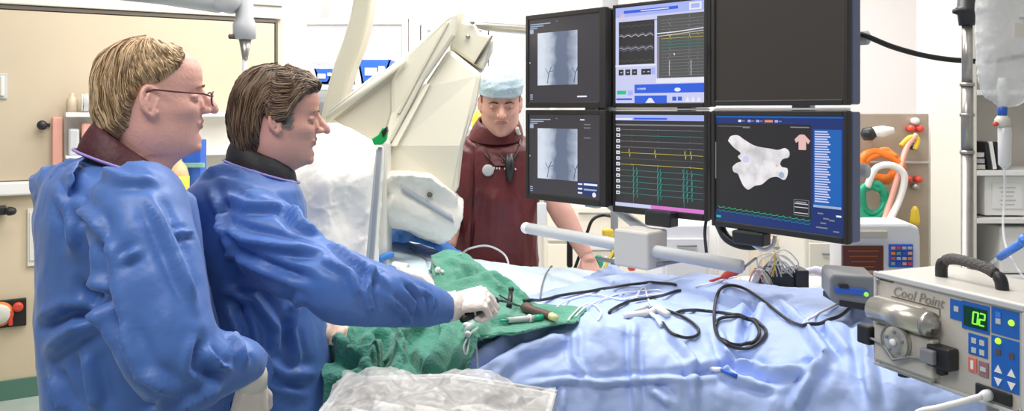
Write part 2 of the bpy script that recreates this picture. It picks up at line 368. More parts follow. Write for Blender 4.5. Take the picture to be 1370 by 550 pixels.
# things behind the first surgeon's chin: bottle crate and wrapped pack
q = thing('bottle_carton', 'blue and green carton standing between the two surgeons', 'carton', P(258, 232, 3.9))
c = MB().box(P(258, 218, 3.9), (.10, .08, .22)); c.obj('carton_body', M['blue'], q, bevel=.004)
c = MB().box(P(258, 221, 3.85), (.102, .02, .02)); c.obj('carton_stripe', M['lgreen'], q, smooth=False)
q = thing('disinfectant_bottle', 'amber bottle with a yellow base beside the blue carton', 'bottle', P(237, 262, 3.8))
c = MB().lathe(P(237, 262, 3.8), (0, 0, 1), [(.05, 0), (.05, .10), (.042, .13), (.02, .16), (.02, .19)], 20); c.obj('bottle_body', mat('amber_plastic', (.75, .48, .25), .35), q)
c = MB().lathe(P(237, 262, 3.8), (0, 0, 1), [(.053, .03), (.053, .09)], 20); c.obj('bottle_label', M['yellow'], q)
wt = thing('worktop', 'pale worktop along the left wall behind the surgeons', 'worktop', (-1.66, 4.05, 0))
c = MB().box((-1.66, 4.05, 1.18), (.8, .9, .04)); c.obj('top', M['white'], wt, bevel=.005)
c = MB().box((-1.66, 4.07, .58), (.76, .84, 1.16)); c.obj('base_cabinet', M['offw'], wt, bevel=.005)

# back wall cabinets with glazed fronts
def cabinet(x0, x1, z0, z1, Y, dpt, label, doors, fm=None):
    t = thing('wall_cabinet', label, 'cabinet', ((x0+x1)/2, Y+dpt/2, z0), group='cabinets along the back wall')
    c = MB(); c.box(((x0+x1)/2, Y+dpt-.01, (z0+z1)/2), (x1-x0, .02, z1-z0)); c.box((x0+.01, Y+dpt/2, (z0+z1)/2), (.02, dpt, z1-z0)); c.box((x1-.01, Y+dpt/2, (z0+z1)/2), (.02, dpt, z1-z0))
    for z in (z0+.01, z1-.01): c.box(((x0+x1)/2, Y+dpt/2, z), (x1-x0, dpt, .02))
    c.obj('carcass', mat('lavender_grey_laminate', (.62, .57, .60), .5), t, smooth=False)
    for zz in (z0+(z1-z0)*.36, z0+(z1-z0)*.68): MB().box(((x0+x1)/2, Y+dpt/2+.01, zz), (x1-x0-.04, dpt-.04, .015)).obj('shelf', M['white'], t, smooth=False)
    wdt = (x1-x0)/doors
    for i in range(doors):
        a, b = x0+i*wdt+.005, x0+(i+1)*wdt-.005; fr = MB()
        for xx in (a+.02, b-.02): fr.box((xx, Y-.012, (z0+z1)/2), (.04, .022, z1-z0))
        for zz in (z0+.02, z1-.02): fr.box(((a+b)/2, Y-.012, zz), (b-a-.08, .022, .04))
        d = fr.obj('door', M['offw'], t, bevel=.003)
        MB().box(((a+b)/2, Y-.008, (z0+z1)/2), (b-a-.08, .006, z1-z0-.08)).obj('glass_pane', M['clear'], d, smooth=False)
    return t
cabinet(-1.44, -.70, 1.35, 2.22, 5.7, .35, 'glazed white wall cabinet behind the slanting cream arm, left of the white upright', 2)
cabinet(-.62, .30, 1.35, 2.18, 5.7, .35, 'glazed white wall cabinet partly behind the tilted x-ray detector', 2)
q = MB().box((-1.5, 5.75, 1.2), (.16, .5, 2.4)); q.box((-1.5, 5.48, 1.2), (.1, .04, 2.3)); tag(q.obj('column', mat('cream_column_paint', (.85, .78, .66), .6), bevel=.01), 'cream boxed-in column beside the beige sliding panel', 'column')
q = MB().box((-.66, 5.8, 1.3), (.07, .3, 2.6)); q.box((-.66, 5.64, 1.3), (.04, .03, 2.6)); tag(q.obj('upright', M['white'], bevel=.006), 'white upright between the two glazed wall cabinets', 'upright')
q = MB().box(P(397, 18, 6.38), (.035, .035, .035)); q.lathe(P(397, 18, 6.38)+Vector((0, -.015, 0)), (0, -1, 0), [(.012, 0), (.012, .02), (.006, .025)], 12); tag(q.obj('sensor', M['dark'], bevel=.003), 'tiny dark wall sensor above the cream column', 'sensor')
k = 0
for x0, x1, y0, y1, lab in ((420, 449, 92, 112, 'open blue bin with white packs left of the slanting arm'), (478, 523, 80, 112, 'large open blue bin with white packs right of the slanting arm')):
    d = 5.35; a = P(x0, y1, d); b = P(x1, y0, d); t = thing('storage_bin', lab, 'bin', ((a.x+b.x)/2, d+.1, a.z), group='blue bins on the back cabinets')
    c = MB(); xm = (a.x+b.x)/2; wdt = b.x-a.x; h = b.z-a.z
    fr = [Vector((a.x+.03, d, a.z)), Vector((b.x-.05, d, a.z)), Vector((b.x, d, b.z)), Vector((a.x, d, b.z))]
    for e in (0, .2): pass
    c.prism(fr, (0, .012, 0)); c.prism([v+Vector((0, .2, 0)) for v in fr], (0, .012, 0)); c.prism([fr[0], fr[3], fr[3]+Vector((0, .2, 0)), fr[0]+Vector((0, .2, 0))], (.012, 0, 0)); c.prism([fr[1], fr[2], fr[2]+Vector((0, .2, 0)), fr[1]+Vector((0, .2, 0))], (-.012, 0, 0)); c.prism([fr[0], fr[1], fr[1]+Vector((0, .2, 0)), fr[0]+Vector((0, .2, 0))], (0, 0, .012))
    c.obj('bin_body', M['blue'], t, smooth=False)
    c = MB().box((xm-.02, d-.004, a.z+h*.5), (wdt*.36, .006, h*.32)); c.box((xm+wdt*.22, d-.004, a.z+h*.62), (wdt*.18, .006, h*.22)); c.obj('bin_label', M['white'], t, smooth=False)
    for j in range(3):
        c = MB().box((a.x+wdt*(.25+.25*j), d+.1, b.z-.005), (wdt*.2, .12, .06), Matrix.Rotation(.2*j-.2, 3, 'Y')); tag(c.obj('white_pack', M['white'], bevel=.008), ['white pack at the left in the %s blue bin', 'white pack in the middle of the %s blue bin', 'white pack at the right in the %s blue bin'][j] % ('small', 'large')[k], 'pack', 'packs in the blue bins')
    k += 1
# shelf carrying the bins
tag(MB().box((-1.15, 5.46, P(0, 113, 5.35).z-.02), (1.2, .3, .03)).obj('wall_shelf', M['white'], bevel=.004), 'white wall shelf under the two blue bins', 'shelf')
# ------------------------------------------------------------------ x-ray detector on its arm
ce = thing('x_ray_unit', 'large cream x-ray detector head tilted over the table on a slanting arm', 'x-ray machine', P(560, 330, 3.0))
def px_prism(poly, d, dep, m, name, parent, bevel=.008, dv=(0, 0, 0)):
    """outline at its own distance, given a real thickness away from the viewer; poly items (x, y) or (x, y, distance)"""
    pts = [P(p[0], p[1], p[2] if len(p) > 2 else d) for p in poly]
    return MB().prism(pts, Vector((-.07*dep, dep, 0))+Vector(dv)).obj(name, m, parent, bevel=bevel)
hb = px_prism([(601, 64, 2.95), (645, 99, 2.95), (638, 140, 2.93), (620, 196, 2.9), (614, 250, 2.9), (608, 262, 2.9), (505, 262, 2.84), (507, 200, 2.84), (524, 190, 2.85), (570, 112, 2.9)], 2.9, .34, M['carm'], 'detector_housing', ce, .018)
px_prism([(567, 112, 2.885), (576, 112, 2.885), (531, 196, 2.83), (521, 196, 2.83)], 2.84, .04, M['carm'], 'edge_trim', hb, .003)
px_prism([(597, 21, 2.88), (613, 14, 2.88), (609, 48, 2.88), (567, 108, 2.86), (523, 192, 2.82), (510, 192, 2.82), (523, 150, 2.84), (523, 108, 2.85), (543, 72, 2.86)], 2.86, .09, M['carm'], 'front_panel', ce, .012)
px_prism([(597, 30, 2.87), (601, 30, 2.87), (560, 104, 2.85), (535, 152, 2.83), (531, 152, 2.83), (556, 104, 2.85)], 2.85, .03, M['carmd'], 'panel_rib', ce, .002)
rb = px_prism([(609, 14), (621, 14), (621, 28), (636, 32), (642, 44), (659, 48), (647, 95), (601, 64), (606, 40)], 2.98, .24, M['carm'], 'rear_housing', ce, .01)
px_prism([(657, 47, 2.965), (660, 48, 2.965), (637, 86, 2.965), (634, 85, 2.965)], 2.96, .02, M['dark'], 'housing_seam', rb, 0)
px_prism([(661, 50), (659, 70), (646, 96), (638, 86)], 3.0, .18, M['offw'], 'side_cover', ce, .006)
for x, y in ((626, 49), (632, 30)): MB().lathe(P(x, y, 2.975), (0, -1, 0), [(.008, 0), (.008, .006), (.003, .008)], 14).obj('screw', M['steel'], rb)
# dark folded shield panel between the bar and the detector
px_prism([(444, 160, 2.8), (534, 88, 2.86), (524, 110, 2.86), (524, 150, 2.85), (510, 190, 2.83), (506, 192, 2.83)], 2.85, .05, M['carmd'], 'side_shield', ce, .006)
MB().tube([P(437, 160, 2.78), P(541, 80, 2.84)], .0125, 14).obj('guide_bar', M['carm'], ce)
MB().tube([P(439, 151, 2.80), P(515, 91, 2.85)], .005, 10).obj('guide_wire', M['offw'], ce)
# slanting beam
bp = [(493, -80), (489, 0), (478, 50), (461, 98), (446, 160), (440, 215)]; 
rg = []
for i, (x, y) in enumerate(spline([(a, b, 0) for a, b in bp], 5) and [(v.x, v.y) for v in spline([(a, b, 0) for a, b in bp], 5)]):
    c = P(x, y, 3.15+.0006*(y)); hw = .033
    rg.append([c+Vector((sx*hw, sy*.06, -sx*.012)) for sx, sy in ((-1, -1), (-.8, -1.15), (.8, -1.15), (1, -1), (1, 1), (-1, 1))])
MB().loft(rg).obj('slanting_arm', M['carm'], ce, bevel=.004)
MB().cyl(P(493, -80, 3.15), P(493, -80, 3.15)+Vector((0, 0, .75)), .05).obj('ceiling_column', M['carm'], ce)
# wrapped detector face, clear cover over a grey banded drum
def wrapdrum():
    mb = MB()
    A = [P(*p) for p in ((505, 240, 2.78), (530, 232, 2.74), (575, 236, 2.76), (612, 262, 2.84), (610, 283, 2.84), (598, 318, 2.86), (567, 309, 2.8), (506, 280, 2.76))]
    mb.prism(A, (-.03, .30, .0)); mb.tube([P(512, 262, 2.82), P(604, 296, 2.93)], .09, 24)
    me = remesh(mb, .009, 6); co = getco(me); no = getno(me)
    setco(me, co+no*((crease(co*11, 3)-.3)*.005+foldfield(co*2.2, 5)*.06+(crease(co*40, 7)-.3)*.003)[:, None]); return me
wdm = mobj('detector_cover', wrapdrum(), mat('film_covered_plastic', (.79, .76, .69), .25, var=.06, vscale=9, bump=.25, bscale=40, coat=.5), ce)
bvw = BVHTree.FromObject(wdm, bpy.context.evaluated_depsgraph_get()) if False else bvh_of([wdm.data])
offs = Vector(ce.location)
def hitl(bv, off_v, x, y, up=0.):
    dr = (P(x, y, 1)-CAMP).normalized(); h = bv.ray_cast(CAMP-off_v, dr)
    return (h[0]+off_v-dr*up) if h[0] is not None else P(x, y, 2.8)
bandp = [hitl(bvw, offs, 538+68*t, 252+41*t, .0) for t in np.linspace(0, 1, 22)]
mb = MB(); up = Vector((-.2, 0, .9)).normalized()*.013
g = [[p-up+Vector((0, -.006, 0)), p+up+Vector((0, -.006, 0)), p+up+Vector((0, .02, 0)), p-up+Vector((0, .02, 0))] for p in bandp]
mb.loft(g).obj('grey_band', mat('grey_band', (.42, .44, .48), .4), wdm)
MB().lathe(hitl(bvw, offs, 575, 261, 0)+Vector((0, .01, 0)), (0, -1, .1), [(.009, 0), (.009, .02), (.004, .024)], 14).obj('catch', M['dark'], wdm)
# white draped sheet over a rack beside it
G = netsurf([[P(356, 232, 2.75), P(395, 205, 2.7), P(432, 172, 2.7), P(470, 178, 2.65), P(507, 196, 2.6), P(509, 200, 2.9)],
             [P(352, 250, 2.6), P(395, 240, 2.5), P(432, 225, 2.45), P(470, 225, 2.5), P(505, 225, 2.55), P(508, 226, 2.85)],
             [P(350, 300, 2.55), P(395, 300, 2.45), P(432, 290, 2.42), P(470, 290, 2.48), P(501, 290, 2.52), P(504, 290, 2.82)],
             [P(350, 380, 2.52), P(395, 380, 2.44), P(432, 380, 2.4), P(470, 380, 2.45), P(497, 380, 2.5), P(500, 380, 2.8)],
             [P(350, 620, 2.5), P(395, 620, 2.42), P(432, 620, 2.4), P(470, 620, 2.45), P(495, 620, 2.48), P(498, 620, 2.78)]], 90, 120)
me = flipcam(gridmesh(G)); co = getco(me); no = getno(me)
setco(me, co+no*(foldfield(co*.8, 31)*.35+(crease(co*18, 8)-.3)*.004)[:, None])
ws = tag(mobj('draped_sheet', me, M['sheet'], None, solid=.004), 'bright white crumpled sheet draped over a tall rack behind the dark-haired surgeon\'s face', 'sheet')
q = thing('sheet_rack', 'hidden cream rack under the bright white crumpled sheet', 'rack', P(440, 560, 2.78))
MB().box((-.56, 2.80, .75), (.30, .14, 1.5)).obj('rack_body', M['offw'], q, bevel=.01)
# clear-shield edge rod with green clip
sr = thing('shield_edge', 'thin upright grey metal strip with a green clip at its top, beside the white sheet', 'shield strip', P(497, 345, 2.35))
a, b = P(508, 197, 2.35), P(496, 352, 2.35)
MB().prism([a+Vector((-.006, 0, 0)), a+Vector((.006, 0, 0)), b+Vector((.006, 0, 0)), b+Vector((-.006, 0, 0))], (0, .02, 0)).obj('strip', M['lgrey'], sr, bevel=.002)
MB().prism([P(503, 200, 2.352), P(505, 200, 2.352), P(494, 352, 2.352), P(489, 352, 2.352)], (-.0, .05, 0)).obj('clear_edge', mat('milky_acrylic', (.80, .80, .76), .3), sr, bevel=.001)
c = MB().prism([P(*p) for p in ((497, 186, 2.33), (506, 180, 2.33), (512, 170, 2.33), (518, 174, 2.33), (516, 188, 2.33), (510, 194, 2.33), (500, 194, 2.33))], (0, .03, 0)).obj('green_clip', M['bgreen'], sr, bevel=.003)
MB().prism([P(510, 176, 2.325), P(517, 169, 2.325), P(518, 176, 2.325), P(512, 184, 2.325)], (0, .03, 0)).obj('clip_jaw', M['black'], c, bevel=.002)

# ------------------------------------------------------------------ ceiling lamp arm, top left
la = thing('ceiling_lamp_arm', 'grey-white jointed ceiling arm with a steel cone, hanging above the two surgeons', 'lamp arm', P(327, 110, 2.7))
MB().tube([P(120, -26, 2.3), P(215, -14, 2.5), P(290, 0, 2.68), P(322, -6, 2.72)], [.045, .045, .042, .04], 20).obj('upper_arm', M['lgrey'], la)
MB().lathe(P(303, -2, 2.66), (0, -1, 0), [(.03, -.05), (.045, -.045), (.045, .03), (.03, .04)], 28).obj('pivot', M['lgrey'], la)
MB().lathe(P(327, 53, 2.7), (0, 0, 1), [(.022, 0), (.036, .004), (.036, .05), (.028, .07), (.028, .28), (.02, .30)], 24).obj('joint_sleeve', M['lgrey'], la)
MB().lathe(P(328, 80, 2.7), (0, 0, 1), [(.008, 0), (.010, .01), (.020, .066)], 24).obj('steel_cone', M['steel'], la)
MB().cyl(P(327, 200, 2.7), P(327, 80, 2.7), .0075).obj('rod', M['lgrey'], la)
MB().lathe(P(315, 49, 2.68), (-1, -.3, 0), [(.008, 0), (.008, .02), (.003, .022)], 12).obj('knob', M['dark'], la)
MB().cyl(P(303, -6, 2.66), P(303, -6, 2.66)+Vector((0, 0, .85)), .04).obj('ceiling_tube', M['lgrey'], la)

# ------------------------------------------------------------------ the monitor bank
class Screen:
    def __init__(s, w, h): s.w, s.h = w, h; s.mb = MB(); s.ms = []; s.L = 0
    def mi(s, m):
        if m not in s.ms: s.ms.append(m)
        return s.ms.index(m)
    def rect(s, u0, v0, u1, v1, m):
        s.L += 1; y = -.0004*min(s.L, 14)/3
        s.mb.add([(u0*s.w, y, v0*s.h), (u1*s.w, y, v0*s.h), (u1*s.w, y, v1*s.h), (u0*s.w, y, v1*s.h)], [(0, 1, 2, 3)], s.mi(m)); return s
    def poly(s, pts, m, y=-.003):
        s.mb.add([(u*s.w, y, v*s.h) for u, v in pts], [tuple(range(len(pts)))], s.mi(m)); return s
    def line(s, pts, wd, m, y=-.0028):
        for (a, b), (c, d) in zip(pts, pts[1:]):
            p = Vector((a*s.w, 0, b*s.h)); q = Vector((c*s.w, 0, d*s.h)); t = (q-p)
            if t.length < 1e-6: continue
            n = Vector((-t.z, 0, t.x)).normalized()*wd/2; o = Vector((0, y, 0))
            s.mb.add([p-n+o, q-n+o, q+n+o, p+n+o], [(0, 1, 2, 3)], s.mi(m))
        return s
g_dark = glow('screen_dark', (.045, .042, .052)); g_dark2 = glow('screen_trace_dark', (.035, .033, .036)); g_wht = glow('screen_white', (.8, .82, .9)); g_blue = glow('screen_blue', (.03, .12, .72))
g_lblue = glow('screen_pale_blue', (.40, .46, .90)); g_grn = glow('screen_green', (.02, .55, .25)); g_teal = glow('screen_teal', (.03, .28, .24)); g_yel = glow('screen_yellow', (.65, .55, .06)); g_mag = glow('screen_magenta', (.70, .20, .62))
g_gry = glow('screen_grey', (.22, .22, .24)); g_lav = glow('screen_lavender', (.60, .62, .88)); g_pnk = glow('screen_pink', (.80, .50, .48)); g_nav = glow('screen_navy', (.012, .03, .16)); g_sky = glow('screen_list_blue', (.01, .12, .45)); g_org = glow('screen_orange', (.8, .3, .1))
g_ice = glow('screen_ice', (.35, .45, .62)); g_brn = glow('screen_olive', (.12, .12, .07))
def xray_mat():
    m = bpy.data.materials.new('screen_xray_picture'); m.use_nodes = True; nt = m.node_tree; b = nt.nodes['Principled BSDF']; L = nt.links
    b.inputs['Base Color'].default_value = (0, 0, 0, 1); N = nt.nodes.new
    tc = N('ShaderNodeTexCoord'); sx = N('ShaderNodeSeparateXYZ'); L.new(tc.outputs['Object'], sx.inputs[0])
    mp = N('ShaderNodeMapRange'); mp.inputs[1].default_value = .075; mp.inputs[2].default_value = .275; L.new(sx.outputs[0], mp.inputs[0])
    no_ = N('ShaderNodeTexNoise'); no_.inputs['Scale'].default_value = 28; no_.inputs['Detail'].default_value = 4; L.new(tc.outputs['Object'], no_.inputs['Vector'])
    ad = N('ShaderNodeMath'); ad.operation = 'MULTIPLY_ADD'; ad.inputs[1].default_value = .28; L.new(no_.outputs[0], ad.inputs[0]); 
    sb = N('ShaderNodeMath'); sb.operation = 'SUBTRACT'; sb.inputs[1].default_value = .14; L.new(mp.outputs[0], sb.inputs[0]); L.new(sb.outputs[0], ad.inputs[2])
    r = N('ShaderNodeValToRGB'); L.new(ad.outputs[0], r.inputs[0]); e = r.color_ramp.elements
    e[0].position = 0; e[0].color = (.68, .74, .84, 1); e[1].position = 1; e[1].color = (.16, .20, .30, 1)
    for p, c in ((.16, (.50, .57, .68)), (.32, (.13, .17, .26)), (.6, (.14, .17, .26)), (.8, (.42, .49, .61)), (.9, (.58, .65, .76))):
        k = e.new(p); k.color = (*c, 1)
    L.new(r.outputs[0], b.inputs['Emission Color']); b.inputs['Emission Strength'].default_value = 1
    return m
g_xr = xray_mat()
MONS = []
def monitor(label, A, B, z0, z1, ins, fill, T=.062, name='monitor', casing='bezel', lbl=None):
    """A, B: plan positions of the front face's left and right edges; ins: bezel (left, right, bottom, top)"""
    A = Vector(A); B = Vector(B); u = B-A; wd = u.length; a = math.atan2(u.y, u.x)
    t = thing(name, label, 'monitor', ((A.x+B.x)/2, (A.y+B.y)/2, z0), a, 'bank of six monitors')
    H = z1-z0; l, r_, b, tp = ins; w2 = wd/2
    fr = MB()
    fr.box((-w2+l/2, .01, H/2), (l, .02, H)); fr.box((w2-r_/2, .01, H/2), (r_, .02, H)); fr.box(((l-r_)/2, .01, b/2), (wd-l-r_, .02, b)); fr.box(((l-r_)/2, .01, H-tp/2), (wd-l-r_, .02, tp))
    fr.obj('bezel', M['bezel'], t, bevel=.003, world=False)
    MB().box((0, .02+(T-.02)/2, H/2), (wd, T-.02, H-.004)).obj('casing', M[casing], t, bevel=.006, world=False)
    MB().box((0, T+.02, H/2), (wd*.7, .05, H*.7)).obj('rear_housing', M['black'], t, bevel=.01, world=False)
    s = Screen(wd-l-r_, H-b-tp); s.rect(0, 0, 1, 1, g_dark); fill(s)
    o = s.mb.obj('screen', s.ms, t, smooth=False, world=False); o.location = (-w2+l, .006, b)
    MONS.append((t, wd, H)); return t
def xfill(extra):
    def f(s):
        s.rect(.13, .20, .70, .83, g_xr)
        for i, (u, v, ww) in enumerate(((.02, .935, .30), (.02, .91, .2), (.02, .885, .11), (.40, .95, .02))): s.rect(u, v, u+ww, v+.012, g_ice if i < 3 else g_gry)
        s.rect(.015, .83, .07, .88, g_ice)
        for v in (.03, .055, .08): s.rect(.02, v, .06, v+.012, g_ice)
        s.rect(.01, .47, .022, .485, g_wht)
        for du in (0, .42):       # vessels
            s.line([(.28+du*.9, .22), (.30+du*.9, .33), (.34+du*.9, .42)], .003, g_nav); s.line([(.30+du*.9, .33), (.25+du*.9, .40)], .002, g_nav); s.line([(.315+du*.9, .36), (.37+du*.9, .37)], .002, g_nav)
        if extra:
            s.rect(.70, .045, .97, .20, g_nav)
            for v in (.16, .105, .055): s.rect(.71, v, .77, v+.02, g_wht)
            s.rect(.79, .16, .97, .185, g_wht); s.rect(.79, .10, .96, .12, g_ice); s.ms
            s.poly([(.93+.025*math.cos(q), .055+.03*math.sin(q)) for q in np.linspace(0, 6.28, 13)[:-1]], g_wht)
            for v in (.88, .84, .72): s.rect(.79, v, .88, v+.012, g_gry)
            s.rect(.74, .935, .80, .95, g_wht)
        else: s.rect(.70, .05, .83, .068, g_wht)
    return f
def lines_fill(s):
    s.rect(0, 0, 1, 1, g_dark2); s.rect(0, .94, 1, 1, g_lblue); s.rect(0, .945, .2, .965, g_wht); s.rect(.22, .95, .6, .97, g_blue)
    s.rect(.0, .885, 1, .90, g_gry)
    cols = [g_gry, g_teal, g_gry, g_gry, g_yel, g_brn, g_yel, g_teal, g_teal, g_teal, g_teal, g_teal]
    for i in range(12):
        v = .84-i*.063; m = cols[i]; s.rect(.01, v-.018, .055, v+.018, g_wht); s.rect(.02, v-.008, .045, v+.006, g_dark2)
        base = [(.07, v)]; rr = random.Random(i)
        for bx in (.22, .26, .50, .53, .78, .82, .87) if 7 <= i else ((.17, .47, .80, .86) if i == 4 else (.2, .5, .85)):
            amp = rr.uniform(.03, .06) if 7 <= i else (.045 if i == 4 else .008)
            base += [(bx-.008, v-.002*bx), (bx, v+amp), (bx+.006, v-amp), (bx+.012, v)]
        base.append((.99, v-.004)); s.line(base, .0013, m, -.003)
    for x in (.22, .50, .79): s.line([(x, .05), (x, .46)], .0012, g_teal, -.0031)
    s.rect(0, 0, .42, .04, g_lav); s.rect(.42, 0, 1, .04, g_mag)
def workst_fill(s):
    s.rect(0, 0, 1, 1, g_lav); s.rect(0, .90, 1, 1, g_lblue); s.rect(.1, .935, .72, .965, g_blue); s.rect(.3, .945, .62, .955, g_wht); s.rect(.84, .91, .97, .985, g_wht); s.rect(.86, .925, .95, .97, g_lblue); s.rect(.06, .90, .11, .93, g_pnk)
    s.rect(.04, .40, .46, .85, g_dark2)
    for v, m in ((.80, g_brn), (.715, g_gry), (.70, g_wht), (.585, g_gry), (.57, g_lav), (.55, g_gry), (.44, g_brn)):
        s.line([(.05, v)]+[(.05+.4*k/14, v+.008*math.sin(k*2.1)*(k % 3)) for k in range(1, 15)], .0014, m, -.0032)
    s.rect(.46, .84, .5, .85, g_gry); s.rect(.49, .25, 1, .88, glow('screen_trace_grey', (.09, .09, .09)))
    for i in range(19):
        v = .83-i*.031; m = g_yel if i in (5, 6) else (g_teal if i in (7, 8, 9) else g_gry); rr = random.Random(i+40); b = [(.54, v)]
        for bx in (.62, .84, .93) if i % 2 else (.64, .85): b += [(bx-.008, v), (bx, v+rr.uniform(.005, .04)), (bx+.008, v-.012), (bx+.014, v)]
        b.append((.995, v)); s.line(b, .0011, m, -.0032)
    s.line([(.485, .70), (.7, .705), (.995, .725)], .003, g_wht, -.0033); s.line([(.485, .67), (.995, .70)], .0014, g_wht, -.0033); s.rect(.49, .25, .515, .66, g_gry)
    for u in (.63, .865): s.line([(u, .27), (u, .42)], .0015, g_wht, -.0034)
    s.poly([(.68, .50), (.68, .47), (.695, .48)], g_wht, -.0036)
    s.rect(.0, .38, .48, .395, g_wht)
    for u in (.04, .12, .20, .31, .36):
        s.rect(u, .29, u+.06, .35, g_dark2); s.rect(u+.02, .315, u+.045, .325, g_wht)
    s.rect(.42, .29, .47, .36, g_lblue); s.rect(.48, .20, 1, .245, g_wht)
    s.rect(.23, .10, 1, .19, g_blue); s.rect(.23, .0, .60, .075, g_blue); s.rect(.25, .135, .36, .155, g_wht); s.rect(.02, .09, .13, .13, g_grn); s.rect(.15, .08, .21, .13, g_lblue); s.rect(.01, .03, .2, .05, g_blue)
    for c in (.68, .76): s.poly([(.72+.035*math.cos(q), (c-.55)+.02*math.sin(q)) for q in np.linspace(0, 6.28, 11)[:-1]], g_wht, -.0035)
    s.poly([(.36, .0), (.47, .0), (.43, .05), (.40, .05)], g_wht, -.0035)
    for u in (.66, .72): s.rect(u, .02, u+.045, .06, g_blue)
    for u in (.80, .86, .92): s.poly([(u, .01), (u+.05, .01), (u+.025, .06)], g_wht, -.0035)
def heart_mat():
    m = bpy.data.materials.new('screen_heart_model'); m.use_nodes = True; nt = m.node_tree; b = nt.nodes['Principled BSDF']; L = nt.links; N = nt.nodes.new
    b.inputs['Base Color'].default_value = (0, 0, 0, 1); tc = N('ShaderNodeTexCoord'); n = N('ShaderNodeTexNoise'); n.inputs['Scale'].default_value = 22; n.inputs['Detail'].default_value = 5; L.new(tc.outputs['Object'], n.inputs['Vector'])
    r = N('ShaderNodeValToRGB'); e = r.color_ramp.elements; e[0].position = .33; e[0].color = (.55, .54, .56, 1); e[1].position = .6; e[1].color = (.86, .83, .85, 1); L.new(n.outputs[0], r.inputs[0]); L.new(r.outputs[0], b.inputs['Emission Color']); b.inputs['Emission Strength'].default_value = 1
    return m
def heart_fill(s):
    s.rect(0, 0, 1, 1, glow('screen_black', (.020, .018, .020))); s.rect(0, .93, 1, 1, g_nav); s.rect(0, .985, 1, 1, g_sky); s.rect(.77, 0, 1, .93, g_nav); s.rect(.79, .245, .985, .89, g_sky); s.rect(0, 0, 1, .10, g_nav)
    for u, m in ((.2, g_wht), (.28, g_lblue), (.35, g_lblue), (.42, g_org), (.5, g_lblue)): s.rect(u, .945, u+(.065 if m is g_org else .025), .965, m); s.rect(u+.03, .95, u+.055, .96, m if m is g_org else g_gry)
    s.rect(.02, .90, .3, .905, g_gry); s.rect(.24, .89, .30, .895, g_ice); s.rect(.62, .90, .76, .91, g_gry)
    for i in range(29): s.rect(.80, .865-i*.0212, .80+.09+.01*(i % 3), .865-i*.0212+.012, g_lav)
    s.rect(.79, .225, .985, .245, g_ice); s.rect(.95, .16, .985, .175, g_wht)
    for u, v in ((.82, .17), (.86, .13), (.84, .09), (.90, .12), (.81, .05), (.85, .05), (.93, .03)): s.rect(u, v, u+.04, v+.012, g_gry)
    s.rect(.0, .4, .008, .75, g_gry)
    out = [(.115, .745), (.14, .79), (.20, .80), (.25, .765), (.32, .72), (.38, .70), (.46, .69), (.53, .68), (.58, .70), (.615, .67), (.61, .62), (.565, .60), (.545, .56), (.56, .53), (.60, .52), (.60, .46), (.575, .415), (.52, .44), (.46, .42), (.40, .36), (.34, .34), (.29, .30), (.25, .33), (.225, .38), (.20, .44), (.165, .455), (.155, .50), (.19, .54), (.23, .56), (.20, .60), (.225, .635), (.17, .68)]
    sm = [(p.x, p.y) for p in spline([(a, b+.02, 0) for a, b in out+out[:1]], 3)][:-1]
    s.poly(sm, heart_mat(), -.0034)
    for c, r_, m in (((.27, .60), .028, g_lav), ((.555, .48), .022, g_ice), ((.52, .56), .012, g_pnk)): s.poly([(c[0]+r_*math.cos(q), c[1]+r_*1.2*math.sin(q)) for q in np.linspace(0, 6.28, 13)[:-1]], m, -.0038)
    s.poly([(.655, .80), (.69, .84), (.71, .845), (.73, .84), (.77, .79), (.755, .76), (.74, .785), (.74, .71), (.685, .71), (.685, .785), (.665, .77)], g_pnk, -.0036)
    for v in (.21, .16, .24): s.line([(.655, v), (.755, v)], .0016, g_wht, -.0036)
    s.line([(.65, .14), (.65, .275), (.76, .275), (.76, .14), (.65, .14)], .0016, g_gry, -.0036); s.rect(.66, .245, .74, .26, g_gry)
    for v0, m in ((.11, g_grn), (.08, g_teal)):
        s.line([(.03+.74*k/60, v0+.012*(1 if k % 4 == 0 else (-.4 if k % 4 == 1 else 0))-.03*k/60+.02) for k in range(61)], .0014, m, -.0036)
    s.rect(.01, .03, .05, .05, g_grn)
def blank_fill(s): s.rect(0, 0, 1, 1, glow('screen_off', (.034, .029, .025)))
LA, LB = (.050, 3.13), (.318, 2.845); MA, MB_ = (.343, 2.862), (.606, 2.602); RA, RB = (.583+.035, 2.493+.05), (.863, 2.153)
RA = (.600, 2.52)
monitor('upper left monitor of the bank, x-ray picture on dark grey, no boxes at lower right', LA, LB, 1.607, 1.952, (.014, .03, .022, .018), xfill(False))
monitor('lower left monitor of the bank, x-ray picture with white boxes at lower right', LA, LB, 1.268, 1.600, (.014, .03, .022, .018), xfill(True))
monitor('upper middle monitor with a bright white and blue window and two trace panels', MA, MB_, 1.607, 1.958, (.010, .012, .016, .012), workst_fill)
monitor('lower middle monitor with yellow and teal heart traces and a magenta strip', MA, MB_, 1.252, 1.597, (.010, .012, .022, .014), lines_fill)
monitor('upper right monitor of the bank, switched off with a plain dark screen', RA, RB, 1.612, 1.975, (.012, .014, .016, .016), blank_fill, casing='side')
monitor('lower right monitor with a white three-dimensional heart model and a blue list', RA, RB, 1.252, 1.598, (.012, .014, .018, .016), heart_fill, casing='side')
